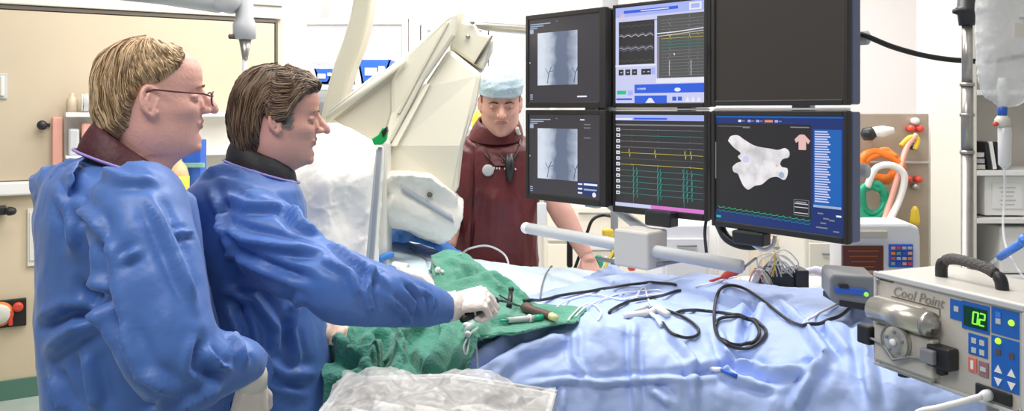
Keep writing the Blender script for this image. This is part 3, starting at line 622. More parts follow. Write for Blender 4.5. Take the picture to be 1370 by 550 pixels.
# carrying frame and boom
mf = thing('monitor_boom', 'light grey tubular rail and plates that carry the bank of six monitors', 'monitor stand', P(830, 360, 2.9))
ra = P(704, 305, 3.03); rbb = P(992, 353, 2.44); rbb.z = ra.z-.03
MB().tube([ra, ra.lerp(rbb, .02), rbb], [.014, .020, .020], 18).obj('lower_rail', M['lgrey'], mf)
MB().ball(ra, .021).obj('rail_cap', M['white'], mf)
MB().box(P(725, 284, 3.03)+Vector((0, 0, -.02)), (.034, .02, .11)).obj('hanger', M['white'], mf, bevel=.004)
bx = P(857, 331, 2.70)
MB().box(bx, (.135, .11, .12), Matrix.Rotation(-.78, 3, 'Z')).obj('junction_box', mat('warm_grey_plastic', (.60, .57, .52), .45), mf, bevel=.008)
MB().tube([P(800, 346, 2.8), P(862, 357, 2.66), P(925, 346, 2.62)], .007, 10).obj('handle_bar', M['grey'], mf)
for (x, y, d, h) in ((885, 292, 2.70, .05), (1005, 318, 2.42, .04)): MB().box(P(x, y, d), (.10, .05, h), Matrix.Rotation(-.78, 3, 'Z')).obj('bracket', M['black'], mf, bevel=.006)
dv = (Vector((*RB, 0))-Vector((*LA, 0))).normalized(); nv_ = Vector((-dv.y, dv.x, 0))
for A_, B_ in ((LA, LB), (MA, MB_), (RA, RB)):
    c0 = (Vector((*A_, 0))+Vector((*B_, 0)))/2+nv_*.15
    MB().box(c0+Vector((0, 0, 1.6)), (.06, .03, .72), Matrix.Rotation(math.atan2(dv.y, dv.x), 3, 'Z')).obj('mounting_plate', M['lgrey'], mf, bevel=.004)
for z in (1.43, 1.80): MB().tube([Vector((*LA, z))+nv_*.20+dv*.05, Vector((*RB, z))+nv_*.20-dv*.05], .02, 12).obj('cross_tube', M['lgrey'], mf)
MB().tube([Vector((.34, 3.05, 1.25)), Vector((.36, 3.06, 2.0)), Vector((.36, 3.06, 2.9))], .03, 14).obj('drop_tube', M['lgrey'], mf)
MB().tube([Vector((.34, 3.05, 1.27)), P(880, 322, 2.75)], .018, 12).obj('lower_link', M['lgrey'], mf)
MB().tube([P(628, 33, 3.35), P(650, 35, 3.33), P(712, 40, 3.22), P(760, 44, 3.12)], [.008, .018, .02, .02], 14).obj('side_arm', M['steel'], mf)
# thin bright gaps between rows: mounting strips with latches
for A_, B_ in ((MA, MB_), (RA, RB)):
    a, b = Vector((*A_, 1.602)), Vector((*B_, 1.602)); c = MB()
    c.tube([a+nv_*.012, b+nv_*.012], .0035, 8); c.obj('gap_strip', M['white'], mf)

# cable loops under the right monitor and to the right
def cable(name, pts, r, m, label, cat='cable', group=None, n=8, seg=8, parent=None):
    o = MB().tube(spline(pts, n), r, seg).obj(name, m, parent)
    if parent is None: tag(o, label, cat, group)
    return o
cable('power_cable', [P(1135, 42, 2.33), P(1158, 48, 2.3), P(1195, 63, 2.3), P(1240, 75, 2.3), P(1287, 81, 2.3), P(1340, 80, 2.35), P(1420, 60, 2.5)], .0075, M['black'], 'thick black cable running right from the upper right monitor past the steel pole')
cable('monitor_cable', [P(945, 292, 2.62), P(943, 312, 2.62), P(945, 338, 2.6)], .005, M['black'], 'short black cable hanging between the middle and right monitors')
cable('cable_loop', [P(962, 300, 2.55), P(972, 318, 2.52), P(990, 327, 2.5), P(1012, 328, 2.48), P(1026, 318, 2.46)], .014, M['black'], 'thick black cable bundle sagging under the lower right monitor')
cable('white_cable_loop', [P(1003, 312, 2.42), P(1008, 327, 2.42), P(1022, 334, 2.42), P(1034, 328, 2.42), P(1037, 316, 2.42)], .006, M['white'], 'white cable loop under the lower right monitor')
# ------------------------------------------------------------------ background equipment behind the table
def boxthing(name, label, cat, c, size, m, rz=0, bevel=.01, **k):
    o = MB().box(c, size, Matrix.Rotation(rz, 3, 'Z')).obj(name, m, bevel=bevel); tag(o, label, cat, **k); return o
def cart(name, label, x0, x1, ytop, d, dep, m, rows=3, col2=None):
    a, b = P(x0, ytop, d), P(x1, ytop, d); w_ = b.x-a.x; zt = a.z; cx = (a.x+b.x)/2
    t = thing(name, label, 'cabinet', (cx, d+dep/2, 0))
    MB().box((cx, d+dep/2, zt/2+.03), (w_, dep, zt-.06)).obj('cabinet_body', m, t, bevel=.012)
    for i in range(rows):
        h = (zt-.15)/rows; z = .09+h*(i+.5)
        o = MB().box((cx, d-.008, z), (w_-.04, .018, h-.02)).obj('drawer', col2 or m, t, bevel=.004)
        MB().tube([(cx-w_*.2, d-.03, z+h*.3), (cx+w_*.2, d-.03, z+h*.3)], .006, 8).obj('handle', M['grey'], o)
    for sx in (-1, 1):
        for sy in (-1, 1): MB().lathe((cx+sx*(w_/2-.05)-.012, d+dep/2+sy*(dep/2-.05), .03), (1, 0, 0), [(.01, 0), (.03, .002), (.03, .022), (.01, .024)], 16).obj('castor', M['black'], t)
    return t
cart('drawer_cart', 'white equipment cart seen just below the middle monitors', 885, 950, 300, 4.2, .5, mat('cool_white_panel', (.74, .74, .82), .5), 4)
cart('tall_cabinet', 'white cabinet below the left part of the right monitor', 955, 1012, 290, 4.6, .5, M['white'], 3)
cart('beige_cabinet', 'beige cabinet behind the wiring block under the right monitor', 1015, 1075, 300, 4.4, .5, mat('beige_cabinet_paint', (.72, .62, .48), .5), 3)
cart('low_cabinet', 'beige low cabinet at the back to the right of the man in maroon', 728, 880, 262, 5.2, .5, mat('cream_cabinet_paint', (.80, .73, .62), .5), 4)
cart('end_cabinet', 'pale cabinet right of the beige one, below the edge of the right monitor', 1076, 1148, 305, 4.0, .5, M['offw'], 3)
ep = thing('equipment_pole', 'dark equipment pole with clamps left of the white junction box', 'pole', (P(822, 0, 3.5).x, 3.5, 0))
MB().cyl((P(822, 0, 3.5).x, 3.5, .03), (P(822, 0, 3.5).x, 3.5, 1.5), .016).obj('pole', M['grey'], ep)
MB().cyl((P(822, 0, 3.5).x, 3.5, 0), (P(822, 0, 3.5).x, 3.5, .04), .10, .09).obj('base', M['grey'], ep)
MB().box((P(822, 0, 3.5).x-.03, 3.48, 1.07), (.045, .05, .07)).obj('clamp', M['yellow'], ep, bevel=.008)
pl = thing('drip_pole', 'dark slim pole with a hooked tube standing right of the man in maroon\'s arm', 'pole', (P(762, 0, 3.7).x, 3.7, 0))
MB().tube([(P(762, 0, 3.7).x, 3.7, 0.02), (P(762, 0, 3.7).x, 3.7, 1.05)], .009, 10).obj('pole', M['black'], pl)
MB().cyl((P(762, 0, 3.7).x, 3.7, 0), (P(762, 0, 3.7).x, 3.7, .03), .10).obj('base', M['black'], pl)
MB().box((P(762, 0, 3.7).x, 3.69, .97), (.025, .03, .12)).obj('clamp', M['black'], pl, bevel=.004)
cable('hooked_tube', [P(768, 362, 3.6), P(776, 340, 3.6), P(786, 310, 3.6), P(793, 294, 3.6), P(806, 288, 3.6), P(820, 290, 3.55)], .007, M['black'], 'dark hooked tube behind the bare forearm')
for i, (x0, y0, x1, y1, mm, lab) in enumerate(((800, 366, 830, 340, 'white', 'white tube leaning highest in the bundle by the pole'), (806, 364, 822, 332, 'yellow', 'yellow tube in the bundle by the pole'), (812, 366, 838, 350, 'pink', 'pink tube in the bundle by the pole'), (796, 364, 812, 344, 'offw', 'cream tube nearest the forearm in the bundle'))):
    cable('tube_piece', [P(x0, y0, 3.35), P((x0+x1)/2+2, (y0+y1)/2-3, 3.38), P(x1, y1, 3.4)], .006, M[mm], lab, 'tube', 'tubes by the pole')
MB_c = MB().lathe(P(801, 358, 3.34), (0, 0, 1), [(.012, 0), (.018, .01), (.018, .04), (.008, .05)], 12).obj('stopcock', M['gtube']); tag(MB_c, 'small green tap on the drape edge beside the forearm', 'tap')
MB_c = MB().lathe(P(845, 362, 3.2), (0, 0, 1), [(.012, 0), (.016, .008), (.016, .03), (.008, .04)], 12).obj('cap', M['red']); tag(MB_c, 'small red cap at the drape edge under the junction box', 'cap')

# steel supply panel on the right with tubing
sp = thing('steel_panel', 'steel wall panel at right hung with orange and green tubing', 'panel', P(1182, 380, 4.3))
a, b = P(1110, 375, 4.3), P(1243, 152, 4.3)
MB().box(((a.x+b.x)/2, 4.32, (a.z+b.z)/2), (b.x-a.x, .04, b.z-a.z)).obj('panel_sheet', M['steelpan'], sp, bevel=.004)
MB().box(((a.x+b.x)/2, 4.285, P(0, 217, 4.3).z), (b.x-a.x, .02, .012)).obj('rail', M['lgrey'], sp, bevel=.003)
MB().box(((a.x+b.x)/2, 4.42, (b.z+.0)/2), (b.x-a.x-.05, .16, b.z-.02)).obj('carrier_wall', M['white'], sp, smooth=False)
for x, y, mm in ((1218, 172, 'red'), (1230, 172, 'red'), (1215, 240, 'red'), (1228, 240, 'red'), (1224, 162, 'white'), (1222, 196, 'black'), (1224, 250, 'steel')):
    MB().lathe(P(x, y, 4.28), (0, -1, 0), [(.016, -.02), (.018, 0), (.016, .02), (.006, .026)], 14).obj('outlet', M[mm], sp)
def coil(name, c, d, rx, ry, turns, r, m, label, seed=0):
    rr = random.Random(seed); pts = []
    for k in range(turns*10):
        q = k*2*math.pi/10; s = 1-.35*rr.random(); pts.append(P(c[0]+rx*s*math.cos(q), c[1]+ry*s*math.sin(q), d-.004*k/turns-.02*rr.random()))
    o = MB().tube(spline(pts, 3), r, 8).obj(name, m); tag(o, label, 'tubing'); return o
coil('tubing_coil', (1178, 222), 4.2, 30, 22, 7, .017, M['orange'], 'coiled bright orange tubing hanging on the steel panel', 1)
coil('tubing_coil', (1168, 268), 4.15, 20, 26, 6, .016, M['gtube'], 'coiled green tubing hanging below the orange coil', 2)
cable('tubing', [P(1226, 180, 4.2), P(1212, 200, 4.18), P(1200, 240, 4.1), P(1186, 285, 4.05), P(1176, 310, 4.0)], .013, M['pink'], 'long salmon tube slanting down the steel panel', 'tubing')
cable('tubing', [P(1160, 250, 4.1), P(1172, 225, 4.08), P(1195, 222, 4.08), P(1210, 236, 4.08), P(1204, 265, 4.08), P(1188, 300, 4.0)], .017, M['white'], 'white corrugated hose looping over the green coil', 'tubing')
cable('tubing', [P(1205, 195, 4.2), P(1217, 184, 4.2), P(1228, 186, 4.2), P(1224, 200, 4.2)], .012, M['yellow'], 'short pale yellow tube at the top of the steel panel', 'tubing')
c = thing('valve_plug', 'black and white plug at the top left of the steel panel', 'plug', P(1166, 180, 4.2))
MB().lathe(P(1152, 180, 4.16), (1, -.2, .1), [(.01, 0), (.03, .01), (.035, .05), (.02, .07)], 16).obj('plug', M['black'], c)
MB().lathe(P(1167, 177, 4.15), (1, -.2, .1), [(.025, 0), (.028, .05), (.015, .10)], 16).obj('sleeve', M['white'], c)
MB().cyl(P(1170, 178, 4.18), P(1170, 178, 4.18)+Vector((0, .12, 0)), .012).obj('stem', M['steel'], c)
c = MB().lathe(P(1224, 300, 4.2), (0, 0, 1), [(.022, 0), (.024, .02), (.018, .07), (.008, .09)], 14); tag(c.obj('hanging_bulb', M['yellow']), 'small yellow plastic fitting hanging low on the steel panel', 'fitting')

# right wall: column and open glazed shelves
c = MB().box((2.285, 4.44, 1.5), (.19, .2, 3.0)); c.box((2.345, 4.32, 1.5), (.05, .05, 3.0)); tag(c.obj('column', M['white'], bevel=.01), 'white square column just left of the steel pole', 'column')
rs = thing('wall_shelving', 'whitish open shelving at the right edge behind the drip bag', 'shelving', (P(1335, 0, 3.6).x+.1, 3.8, 0))
x0 = P(1299, 0, 3.6).x; x1 = x0+.75; c = MB()
for xx in (x0, x1): c.box((xx, 3.75, 1.3), (.03, .34, 2.6))
c.obj('side', M['offw'], rs, bevel=.003)
MB().box(((x0+x1)/2, 3.93, 1.3), (x1-x0, .02, 2.6)).obj('back_panel', mat('shelf_back', (.72, .68, .63), .6), rs, smooth=False)
zs = [P(0, y, 3.58).z for y in (228, 292, 120, 370)]
for z in zs: MB().box(((x0+x1)/2, 3.75, z-.012), (x1-x0-.03, .34, .022)).obj('shelf', M['white'], rs, bevel=.002)
MB().box(((x0+x1)/2, 3.75, .3), (x1-x0-.04, .32, .6)).obj('plinth', M['white'], rs, bevel=.004)
for i in range(4):
    c = MB().box((P(1324+i*6.5, 0, 3.6).x, 3.68, zs[0]+.062), (.016, .14, .12), Matrix.Rotation(-.16, 3, 'Y')); t = c.obj('binder', M['black' if i % 2 == 0 else 'white'], bevel=.002); tag(t, ['black binder farthest left leaning on the shelf', 'white binder between the two left black ones', 'black binder right of the first white one', 'white binder farthest right on the shelf'][i], 'binder', 'leaning binders on the shelf')
for i in range(3):
    c = MB().box((P(1311, 0, 3.6).x, 3.68, zs[0]+.012+.026*i), (.07-.004*i, .12, .02)); tag(c.obj('notebook', [M['offw'], M['lgrey'], M['white']][i], bevel=.002), ['cream notebook at the bottom of the small stack beside the binders', 'grey notebook in the middle of the small stack', 'white notebook on top of the small stack'][i], 'notebook', 'stack of notebooks')
c = thing('document_holder', 'white box with a printed sheet on its front, on the shelf below the binders', 'box', P(1345, 290, 3.6)); q = P(1347, 262, 3.62)
MB().box(q+Vector((0, .06, 0)), (.19, .12, .17)).obj('box_body', M['white'], c, bevel=.004)
o = MB().box(q+Vector((0, -.003, .0)), (.13, .003, .11)).obj('printed_sheet', mat('paper_white', (.88, .87, .87), .7), c, smooth=False)
l = MB()
for k in range(5): l.box(q+Vector((-.0, -.0055, .035-.018*k)), (.07-.01*(k % 3), .001, .005))
l.obj('print_lines', M['lgrey'], o, smooth=False)
boxthing('carton', 'plain white carton on the lower shelf at the right edge', 'carton', Vector((P(1345, 0, 3.7).x+.06, 3.72, zs[3]+.105)), (.26, .2, .20), M['white'])

# ------------------------------------------------------------------ patient monitor, small module
pm = thing('vital_signs_monitor', 'white vital signs monitor with a dark screen and small coloured key panel', 'monitor', P(1180, 372, 2.75))
q0 = P(1178, 338, 2.7); Rz = Matrix.Rotation(-.12, 3, 'Z')
out = [(1126, 318), (1132, 302), (1142, 299), (1218, 299), (1230, 304), (1232, 318), (1232, 372), (1126, 372)]
MB().prism([P(x, y, 2.70) for x, y in out], (.02, .16, 0)).obj('case', M['white'], pm, bevel=.01)
MB().prism([P(x, y, 2.693) for x, y in ((1128, 329), (1182, 329), (1182, 362), (1128, 362))], (0, .02, 0)).obj('screen', [glow('amber_dark_screen', (.05, .012, .008))], pm, smooth=False)
c = MB()
for k, mm in enumerate(range(4)): c.box(P(1155, 336+k*7, 2.69), (.10-.01*k, .002, .004), m=0)
c.obj('screen_traces', glow('amber_trace', (.13, .035, .012)), pm, smooth=False)
MB().prism([P(x, y, 2.693) for x, y in ((1130, 366), (1182, 366), (1182, 372), (1130, 372))], (0, .02, 0)).obj('orange_strip', M['orange'], pm, smooth=False)
MB().prism([P(x, y, 2.693) for x, y in ((1140, 309), (1188, 309), (1188, 319), (1140, 319))], (0, .02, 0)).obj('handle_slot', M['carmd'], pm, bevel=.003)
kp = MB().prism([P(x, y, 2.693) for x, y in ((1190, 327), (1222, 327), (1222, 358), (1190, 358))], (0, .02, 0)).obj('key_panel', M['blue'], pm, bevel=.002)
for i in range(4):
    for j in range(4): MB().box(P(1195+i*7.5, 332+j*7, 2.69), (.013, .004, .009)).obj('key', M[['pink', 'lgreen', 'lgrey', 'red', 'blue', 'orange', 'lgrey'][(i*3+j*5) % 7]], kp, bevel=.001)
md = thing('connector_module', 'dark grey module with a blue port and green light, left of the pump', 'module', P(1140, 413, 2.2))
out = [(1110, 372), (1114, 367), (1172, 371), (1172, 416), (1120, 408), (1110, 400)]
MB().prism([P(x, y, 2.14) for x, y in out], (.03, .14, 0)).obj('case', M['grey'], md, bevel=.008)
MB().prism([P(x, y, 2.132) for x, y in ((1118, 384), (1162, 388), (1162, 396), (1118, 392))], (0, .01, 0)).obj('port_strip', M['blue'], md, bevel=.002)
MB().prism([P(x, y, 2.128) for x, y in ((1124, 380), (1136, 381), (1136, 387), (1124, 386))], (0, .01, 0)).obj('port', M['black'], md, bevel=.002)
MB().ball(P(1159, 394, 2.128), .006).obj('indicator', glow('green_indicator', (.35, .9, .1)), md)
MB().prism([P(x, y, 2.135) for x, y in ((1124, 402), (1170, 409), (1170, 418), (1124, 410))], (0, .12, 0)).obj('foot', M['black'], md, bevel=.002)

# ------------------------------------------------------------------ irrigation pump
U = Vector((.375, -.927, 0)).normalized(); Nf = Vector((-.927, -.375, 0)).normalized()      # along the face, out of the face
S0 = Vector((.776, 1.79, 1.056)); PW, PH, PD = .345, .20, .21
pu = thing('irrigation_pump', 'warm grey irrigation pump with a black carry handle and a green 02 display', 'pump', S0+U*PW/2-Nf*PD/2)
Rp = Matrix((U, -Nf, (0, 0, 1))).transposed()
def Q(s, t, o=0.): return S0+U*s+Vector((0, 0, t))+Nf*o        # face coordinates, metres
def qbox(mb, s0, s1, t0, t1, th, o=0., m=0): return mb.box(Q((s0+s1)/2, (t0+t1)/2, o+th/2), (s1-s0, th, t1-t0), Rp, m)
body = MB().box(Q(PW/2, PH/2, -PD/2), (PW, PD, PH), Rp).obj('case', M['pumpm'], pu, bevel=.007)
fr = MB(); qbox(fr, 0, PW, PH-.012, PH, .006); qbox(fr, 0, PW, 0, .008, .005); qbox(fr, 0, .008, .008, PH-.012, .005); qbox(fr, PW-.008, PW, .008, PH-.012, .005); fr.obj('face_rim', M['lgrey'], pu, bevel=.0025)
# handle
hp = spline([Q(.098, PH-.004, -.08), Q(.100, PH+.026, -.08), Q(.122, PH+.040, -.08), Q(.165, PH+.040, -.08), Q(.205, PH+.034, -.08), Q(.230, PH+.020, -.08), Q(.236, PH-.004, -.08)], 6)
hh = MB().tube(hp, [.012 if (i < 8 or i > len(hp)-9) else .0095 for i in range(len(hp))], 12).obj('carry_handle', M['black'], pu)
MB().tube(hp[9:-9], .0112, 12).obj('grip', mat('dark_rubber', (.09, .08, .08), .6, bump=.6, bscale=200), hh)
# pump head: block, roller cylinder, rotor wheel, clamps
bl = MB(); qbox(bl, .018, .165, .018, .095, .022); bl.obj('pump_head_block', M['pumpm'], pu, bevel=.004)
cy = MB().cyl(Q(.016, .125, .02), Q(.150, .125, .02), .025, seg=28).obj('roller_cover', M['silver'], pu)
MB().lathe(Q(.150, .125, .02), U, [(.025, 0), (.024, .012), (.017, .013), (.017, .018), (.008, .019), (.008, .024)], 24).obj('cylinder_cap', M['steel'], cy)
bl2 = MB(); qbox(bl2, .01, .13, .082, .150, .016); bl2.obj('mounting_block', M['pumpm'], pu, bevel=.003)
rt = MB().lathe(Q(.083, .072, .02), Nf, [(.034, 0), (.034, .010), (.031, .013), (.010, .013)], 32).obj('rotor', M['silver'], pu)
MB().lathe(Q(.083, .072, .034), Nf, [(.007, 0), (.007, .005), (.003, .006)], 16).obj('rotor_hub', M['white'], rt)
rg = MB().tube([Q(.083, .072, .033)+U*.034*math.cos(q)+Vector((0, 0, .034*math.sin(q))) for q in np.linspace(0, 2*math.pi, 33)[:-1]], .0018, 6, closed=True); rg.obj('rotor_rim', M['grey'], rt)
for k in range(5):
    q = k*2*math.pi/5+.3; MB().lathe(Q(.083, .072, .033)+U*.021*math.cos(q)+Vector((0, 0, .021*math.sin(q))), Nf, [(.004, 0), (.004, .002), (.001, .002)], 12).obj('rotor_hole', M['grey'], rt)
MB().tube([Q(-.012, .062, .02), Q(.05, .060, .03), Q(.083, .036, .036), Q(.12, .052, .03), Q(.16, .055, .024)], .003, 8).obj('pump_tube', M['grey'], pu)
cl = MB(); qbox(cl, -.022, .012, .045, .085, .03); cl.obj('tube_clamp', M['black'], pu, bevel=.004)
cl = MB(); qbox(cl, .155, .208, .045, .088, .028); qbox(cl, .17, .185, .03, .046, .02); ccl = cl.obj('tube_clamp', M['black'], pu, bevel=.004)
cl = MB(); qbox(cl, .150, .182, .052, .080, .012, .028); cl.obj('clamp_jaw', M['grey'], ccl, bevel=.003)
ll = MB(); qbox(ll, .03, .155, .008, .034, .014); ll.obj('lower_ledge', M['pumpm'], pu, bevel=.003)
# lettering and label bar
def text(body, s, t, size, m, parent, shear=0., name='lettering', o=.0012, ext=.0006):
    cu = bpy.data.curves.new(name, 'FONT'); cu.body = body; cu.size = size; cu.shear = shear; cu.extrude = ext
    ob = bpy.data.objects.new(name, cu); COL.objects.link(ob); dg = bpy.context.evaluated_depsgraph_get(); dg.update()
    me = bpy.data.meshes.new_from_object(ob.evaluated_get(dg)); bpy.data.objects.remove(ob)
    me.transform(Matrix.Translation(Q(s, t, o)) @ Matrix((U, Vector((0, 0, 1)), Nf)).transposed().to_4x4())
    return mobj(name, me, m, parent, smooth=False)
text('Cool Point', .048, .158, .028, mat('grey_lettering', (.30, .28, .25), .4), pu, .3)
bar = MB(); qbox(bar, .045, .165, .1535, .1555, .001); qbox(bar, .163, .165, .138, .1555, .001); qbox(bar, .014, .05, .183, .186, .001); bar.obj('underline', M['dark'], pu, smooth=False)
# control panel
cp = MB(); qbox(cp, .188, .216, .142, .180, .0015); qbox(cp, .214, .272, .130, .182, .0015); qbox(cp, .276, .330, .136, .184, .0015); qbox(cp, .228, .268, .085, .124, .0015); qbox(cp, .276, .330, .038, .132, .0015)
cpo = cp.obj('control_panel', mat('panel_blue', (.02, .13, .50), .35), pu, smooth=False)
ds = MB(); qbox(ds, .218, .268, .136, .174, .002); dso = ds.obj('display_window', glow('display_dark_green', (.0, .035, .02)), cpo, smooth=False)
sg = MB()
def seg7(s, t, ch, w_=.010, h_=.022, th=.0028):
    S = {'0': 'abcdef', '2': 'abged'}[ch]; k = .10
    R_ = dict(a=(0, h_, w_, h_), g=(0, h_/2, w_, h_/2), d=(0, 0, w_, 0), f=(0, h_/2, 0, h_), b=(w_, h_/2, w_, h_), e=(0, 0, 0, h_/2), c=(w_, 0, w_, h_/2))
    for q in S:
        x0_, y0_, x1_, y1_ = R_[q]; sh_ = lambda y: y*k
        a_ = Q(s+x0_+sh_(y0_), t+y0_, .003); b_ = Q(s+x1_+sh_(y1_), t+y1_, .003); sg.tube([a_, b_], th/2, 6)
seg7(.238, .144, '0'); seg7(.252, .144, '2'); sg.obj('digits', glow('display_green_digits', (.25, 1., .05), 1.1), dso)
def ptri(s, t, r, up, par, m):
    sg_ = 1 if up else -1; MB().prism([Q(s-r, t-r*sg_*.8, .0015), Q(s+r, t-r*sg_*.8, .0015), Q(s, t+r*sg_, .0015)], Nf*.001).obj('arrow_key', m, par, smooth=False)
for s in (.290, .316): ptri(s, .073, .008, True, cpo, M['white']); ptri(s, .050, .008, False, cpo, M['white'])
for s, t, mm in ((.240, .112, 'lgrey'), (.257, .112, 'lgrey'), (.240, .094, 'lgrey'), (.257, .094, 'lgrey'), (.290, .104, 'brown'), (.316, .104, 'brown'), (.290, .160, 'lgrey'), (.202, .163, 'lgrey'), (.290, .172, 'bblue')):
    k = MB(); qbox(k, s-.005, s+.005, t-.005, t+.005, .001, .0015); k.obj('key_mark', M[mm], cpo, smooth=False)
k = MB(); qbox(k, .228, .246, .052, .080, .0025); ko = k.obj('stop_key', mat('salmon_key', (.72, .20, .16), .4), pu, bevel=.001)
k = MB(); qbox(k, .234, .240, .058, .074, .001, .0025); k.obj('key_mark', M['white'], ko, smooth=False)
k = MB(); qbox(k, .250, .270, .050, .078, .0025); ko = k.obj('mode_key', mat('mauve_key', (.30, .16, .20), .4), pu, bevel=.001)
k = MB(); qbox(k, .254, .266, .060, .068, .001, .0025); k.obj('key_mark', M['lgrey'], ko, smooth=False)
for s, t in ((.316, .163), (.290, .124)): MB().lathe(Q(s, t, .0015), Nf, [(.006, 0), (.005, .003), (.001, .0035)], 14).obj('indicator_light', glow('yellow_green_light', (.55, .95, .05), 1.1), cpo)
k = MB(); qbox(k, .245, .318, -.006+.018, .030+.006, .006); so = k.obj('socket', M['black'], pu, bevel=.003)
MB().lathe(Q(.275, .022, .006), Nf, [(.010, 0), (.010, .010), (.006, .022)], 16).obj('plug', M['white'], so)
pc_ = Q(.20, 0, -.10); MB().cyl((pc_.x, pc_.y, .03), (pc_.x, pc_.y, 1.05), .011).obj('stand_post', M['lgrey'], pu); MB().cyl((pc_.x, pc_.y, 0), (pc_.x, pc_.y, .035), .15, .13).obj('stand_foot', M['lgrey'], pu)
for s in (.05, .29): MB().cyl(Q(s, -.014, -.03), Q(s, .0, -.03), .013).obj('foot', M['black'], pu)
for s, t in ((.012, .182), (.335, .012)): MB().lathe(Q(s, t, .005), Nf, [(.004, 0), (.0035, .002), (.001, .002)], 12).obj('screw', M['steel'], pu)
cable('pump_cable', [Q(.275, .022, .026), Q(.262, .012, .06), Q(.235, -.004, .085), Q(.19, -.03, .09), Q(.17, -.08, .08), Q(.175, -.2, .06)], .006, M['white'], 'white cable plugged into the front of the pump and hanging down')

# ------------------------------------------------------------------ steel drip pole, bag, syringe
px = P(1294, 0, 1.98).x
ip = thing('drip_stand', 'brushed steel drip pole with a black knob on top, behind the pump', 'drip stand', (px, 1.98, 0))
MB().cyl((px, 1.98, .03), (px, 1.98, 1.50), .0138).obj('lower_pole', M['steel'], ip)
MB().cyl((px, 1.98, 1.50), (px, 1.98, 1.66), .0135).obj('middle_pole', M['steel'], ip)
MB().cyl((px, 1.98, 1.66), (px, 1.98, 1.80), .012).obj('upper_pole', M['steel'], ip)
for z in (1.50, 1.66, 1.588): MB().cyl((px, 1.98, z-.004), (px, 1.98, z+.004), .0165).obj('collar', M['steel'], ip)
MB().lathe((px, 1.98, 1.80), (0, 0, 1), [(.018, 0), (.021, .025), (.030, .03), (.026, .042), (.022, .045), (.020, .07), (.012, .075)], 20).obj('top_knob', M['black'], ip)
MB().tube([(px-.033, 1.98, 1.833), (px+.033, 1.98, 1.833)], .006, 8).obj('knob_wings', M['black'], ip)
MB().tube(spline([(px, 1.98, 1.855), (px+.06, 1.97, 1.93), (px+.13, 1.93, 1.95), (px+.16, 1.90, 1.93), (px+.17, 1.90, 1.91)], 5), .004, 8).obj('hook', M['steel'], ip)
MB().cyl((px, 1.98, .0), (px, 1.98, .04), .05).obj('hub', M['black'], ip)
for k in range(5):
    q = k*2*math.pi/5+.4; e = Vector((px+.27*math.cos(q), 1.98+.27*math.sin(q), .04)); l = MB().tube([(px, 1.98, .06), e], .012, 8).obj('leg', M['steel'], ip)
    MB().lathe(e+Vector((-.01, 0, -.012)), (1, 0, 0), [(.008, 0), (.028, .002), (.028, .018), (.008, .02)], 14).obj('castor', M['black'], l)
MB().box((px-.03, 1.93, 1.14), (.05, .10, .05)).obj('pump_bracket', M['grey'], ip, bevel=.004)
# bag
bgm = mat('drip_bag_film', (.80, .82, .84), .15, alpha=.5, coat=.5, bump=.5, bscale=30, var=.06, vscale=12)
bc = P(1350, 60, 1.9); rows = []
for z, wd_, th in ((.19, .055, .008), (.17, .068, .02), (.1, .072, .035), (0, .072, .042), (-.08, .068, .038), (-.12, .055, .02), (-.14, .02, .012)):
    rows.append([bc+Vector((wd_*math.copysign(abs(math.cos(q))**.6, math.cos(q)), th*math.sin(q), z)) for q in (2*math.pi*j/28 for j in range(28))])
me = remesh(MB().loft(rows), .005, 3); co = getco(me); no = getno(me); setco(me, co+no*((crease(co*24, 4)-.3)*.004)[:, None])
ivb = thing('drip_bag', 'clear crinkled drip bag hanging at the top right beside the steel pole', 'drip bag', bc+Vector((0, 0, -.14)))
ib = mobj('bag', me, bgm, ivb)
for k, (dx, dz, w_) in enumerate(((.02, .10, .06), (.02, .055, .05), (.03, .02, .04), (.0, -.03, .05), (.03, -.06, .03))):
    MB().box(bc+Vector((dx, -.046, dz)), (w_, .001, .006)).obj('print_line', M['lgrey'], ib, smooth=False)
MB().box(bc+Vector((.02, -.044, .03)), (.07, .001, .03)).obj('label', M['offw'], ib, smooth=False)
MB().tube([bc+Vector((.012*math.cos(q), 0, .197+.012*math.sin(q))) for q in np.linspace(0, 6.28, 13)[:-1]], .003, 8, closed=True).obj('hanging_eye', M['white'], ivb)
ds_ = thing('drip_line', 'drip chamber with a blue cap and thin line under the drip bag', 'drip line', P(1343, 300, 1.9))
MB().lathe(P(1341, 145, 1.9), (0, 0, 1), [(.006, -.0), (.009, .0), (.009, .03), (.012, .045), (.008, .07)], 16).obj('spike', M['white'], ds_)
MB().lathe(P(1341, 155, 1.9), (0, 0, 1), [(.010, 0), (.011, .018), (.009, .02)], 16).obj('blue_cap', M['blue'], ds_)
MB().lathe(P(1341, 170, 1.9), (0, 0, 1), [(.009, 0), (.016, .004), (.016, .018), (.010, .026)], 16).obj('filter_ring', M['offw'], ds_)
MB().ball(P(1332, 166, 1.89), .006).obj('red_tab', M['red'], ds_)
MB().lathe(P(1344, 225, 1.9), (0, 0, 1), [(.006, 0), (.013, .008), (.014, .09), (.010, .095)], 18).obj('drip_chamber', mat('milky_plastic', (.85, .86, .87), .25, alpha=.8, coat=.4), ds_)
MB().tube(spline([P(1344, 224, 1.9), P(1344, 260, 1.9), P(1342, 300, 1.88), P(1346, 330, 1.82), P(1362, 360, 1.75), P(1385, 392, 1.7)], 6), .0028, 8).obj('line', M['clear'], ds_)
sy = thing('syringe', 'blue syringe lying slanted above the pump at the right edge', 'syringe', P(1355, 345, 1.75))
a, b = P(1338, 344, 1.80), P(1372, 322, 1.70)
MB().tube([a, b], .0085, 14).obj('barrel', M['bblue'], sy); MB().tube([a.lerp(b, -.35), a], .0035, 8).obj('nozzle', M['clear'], sy)
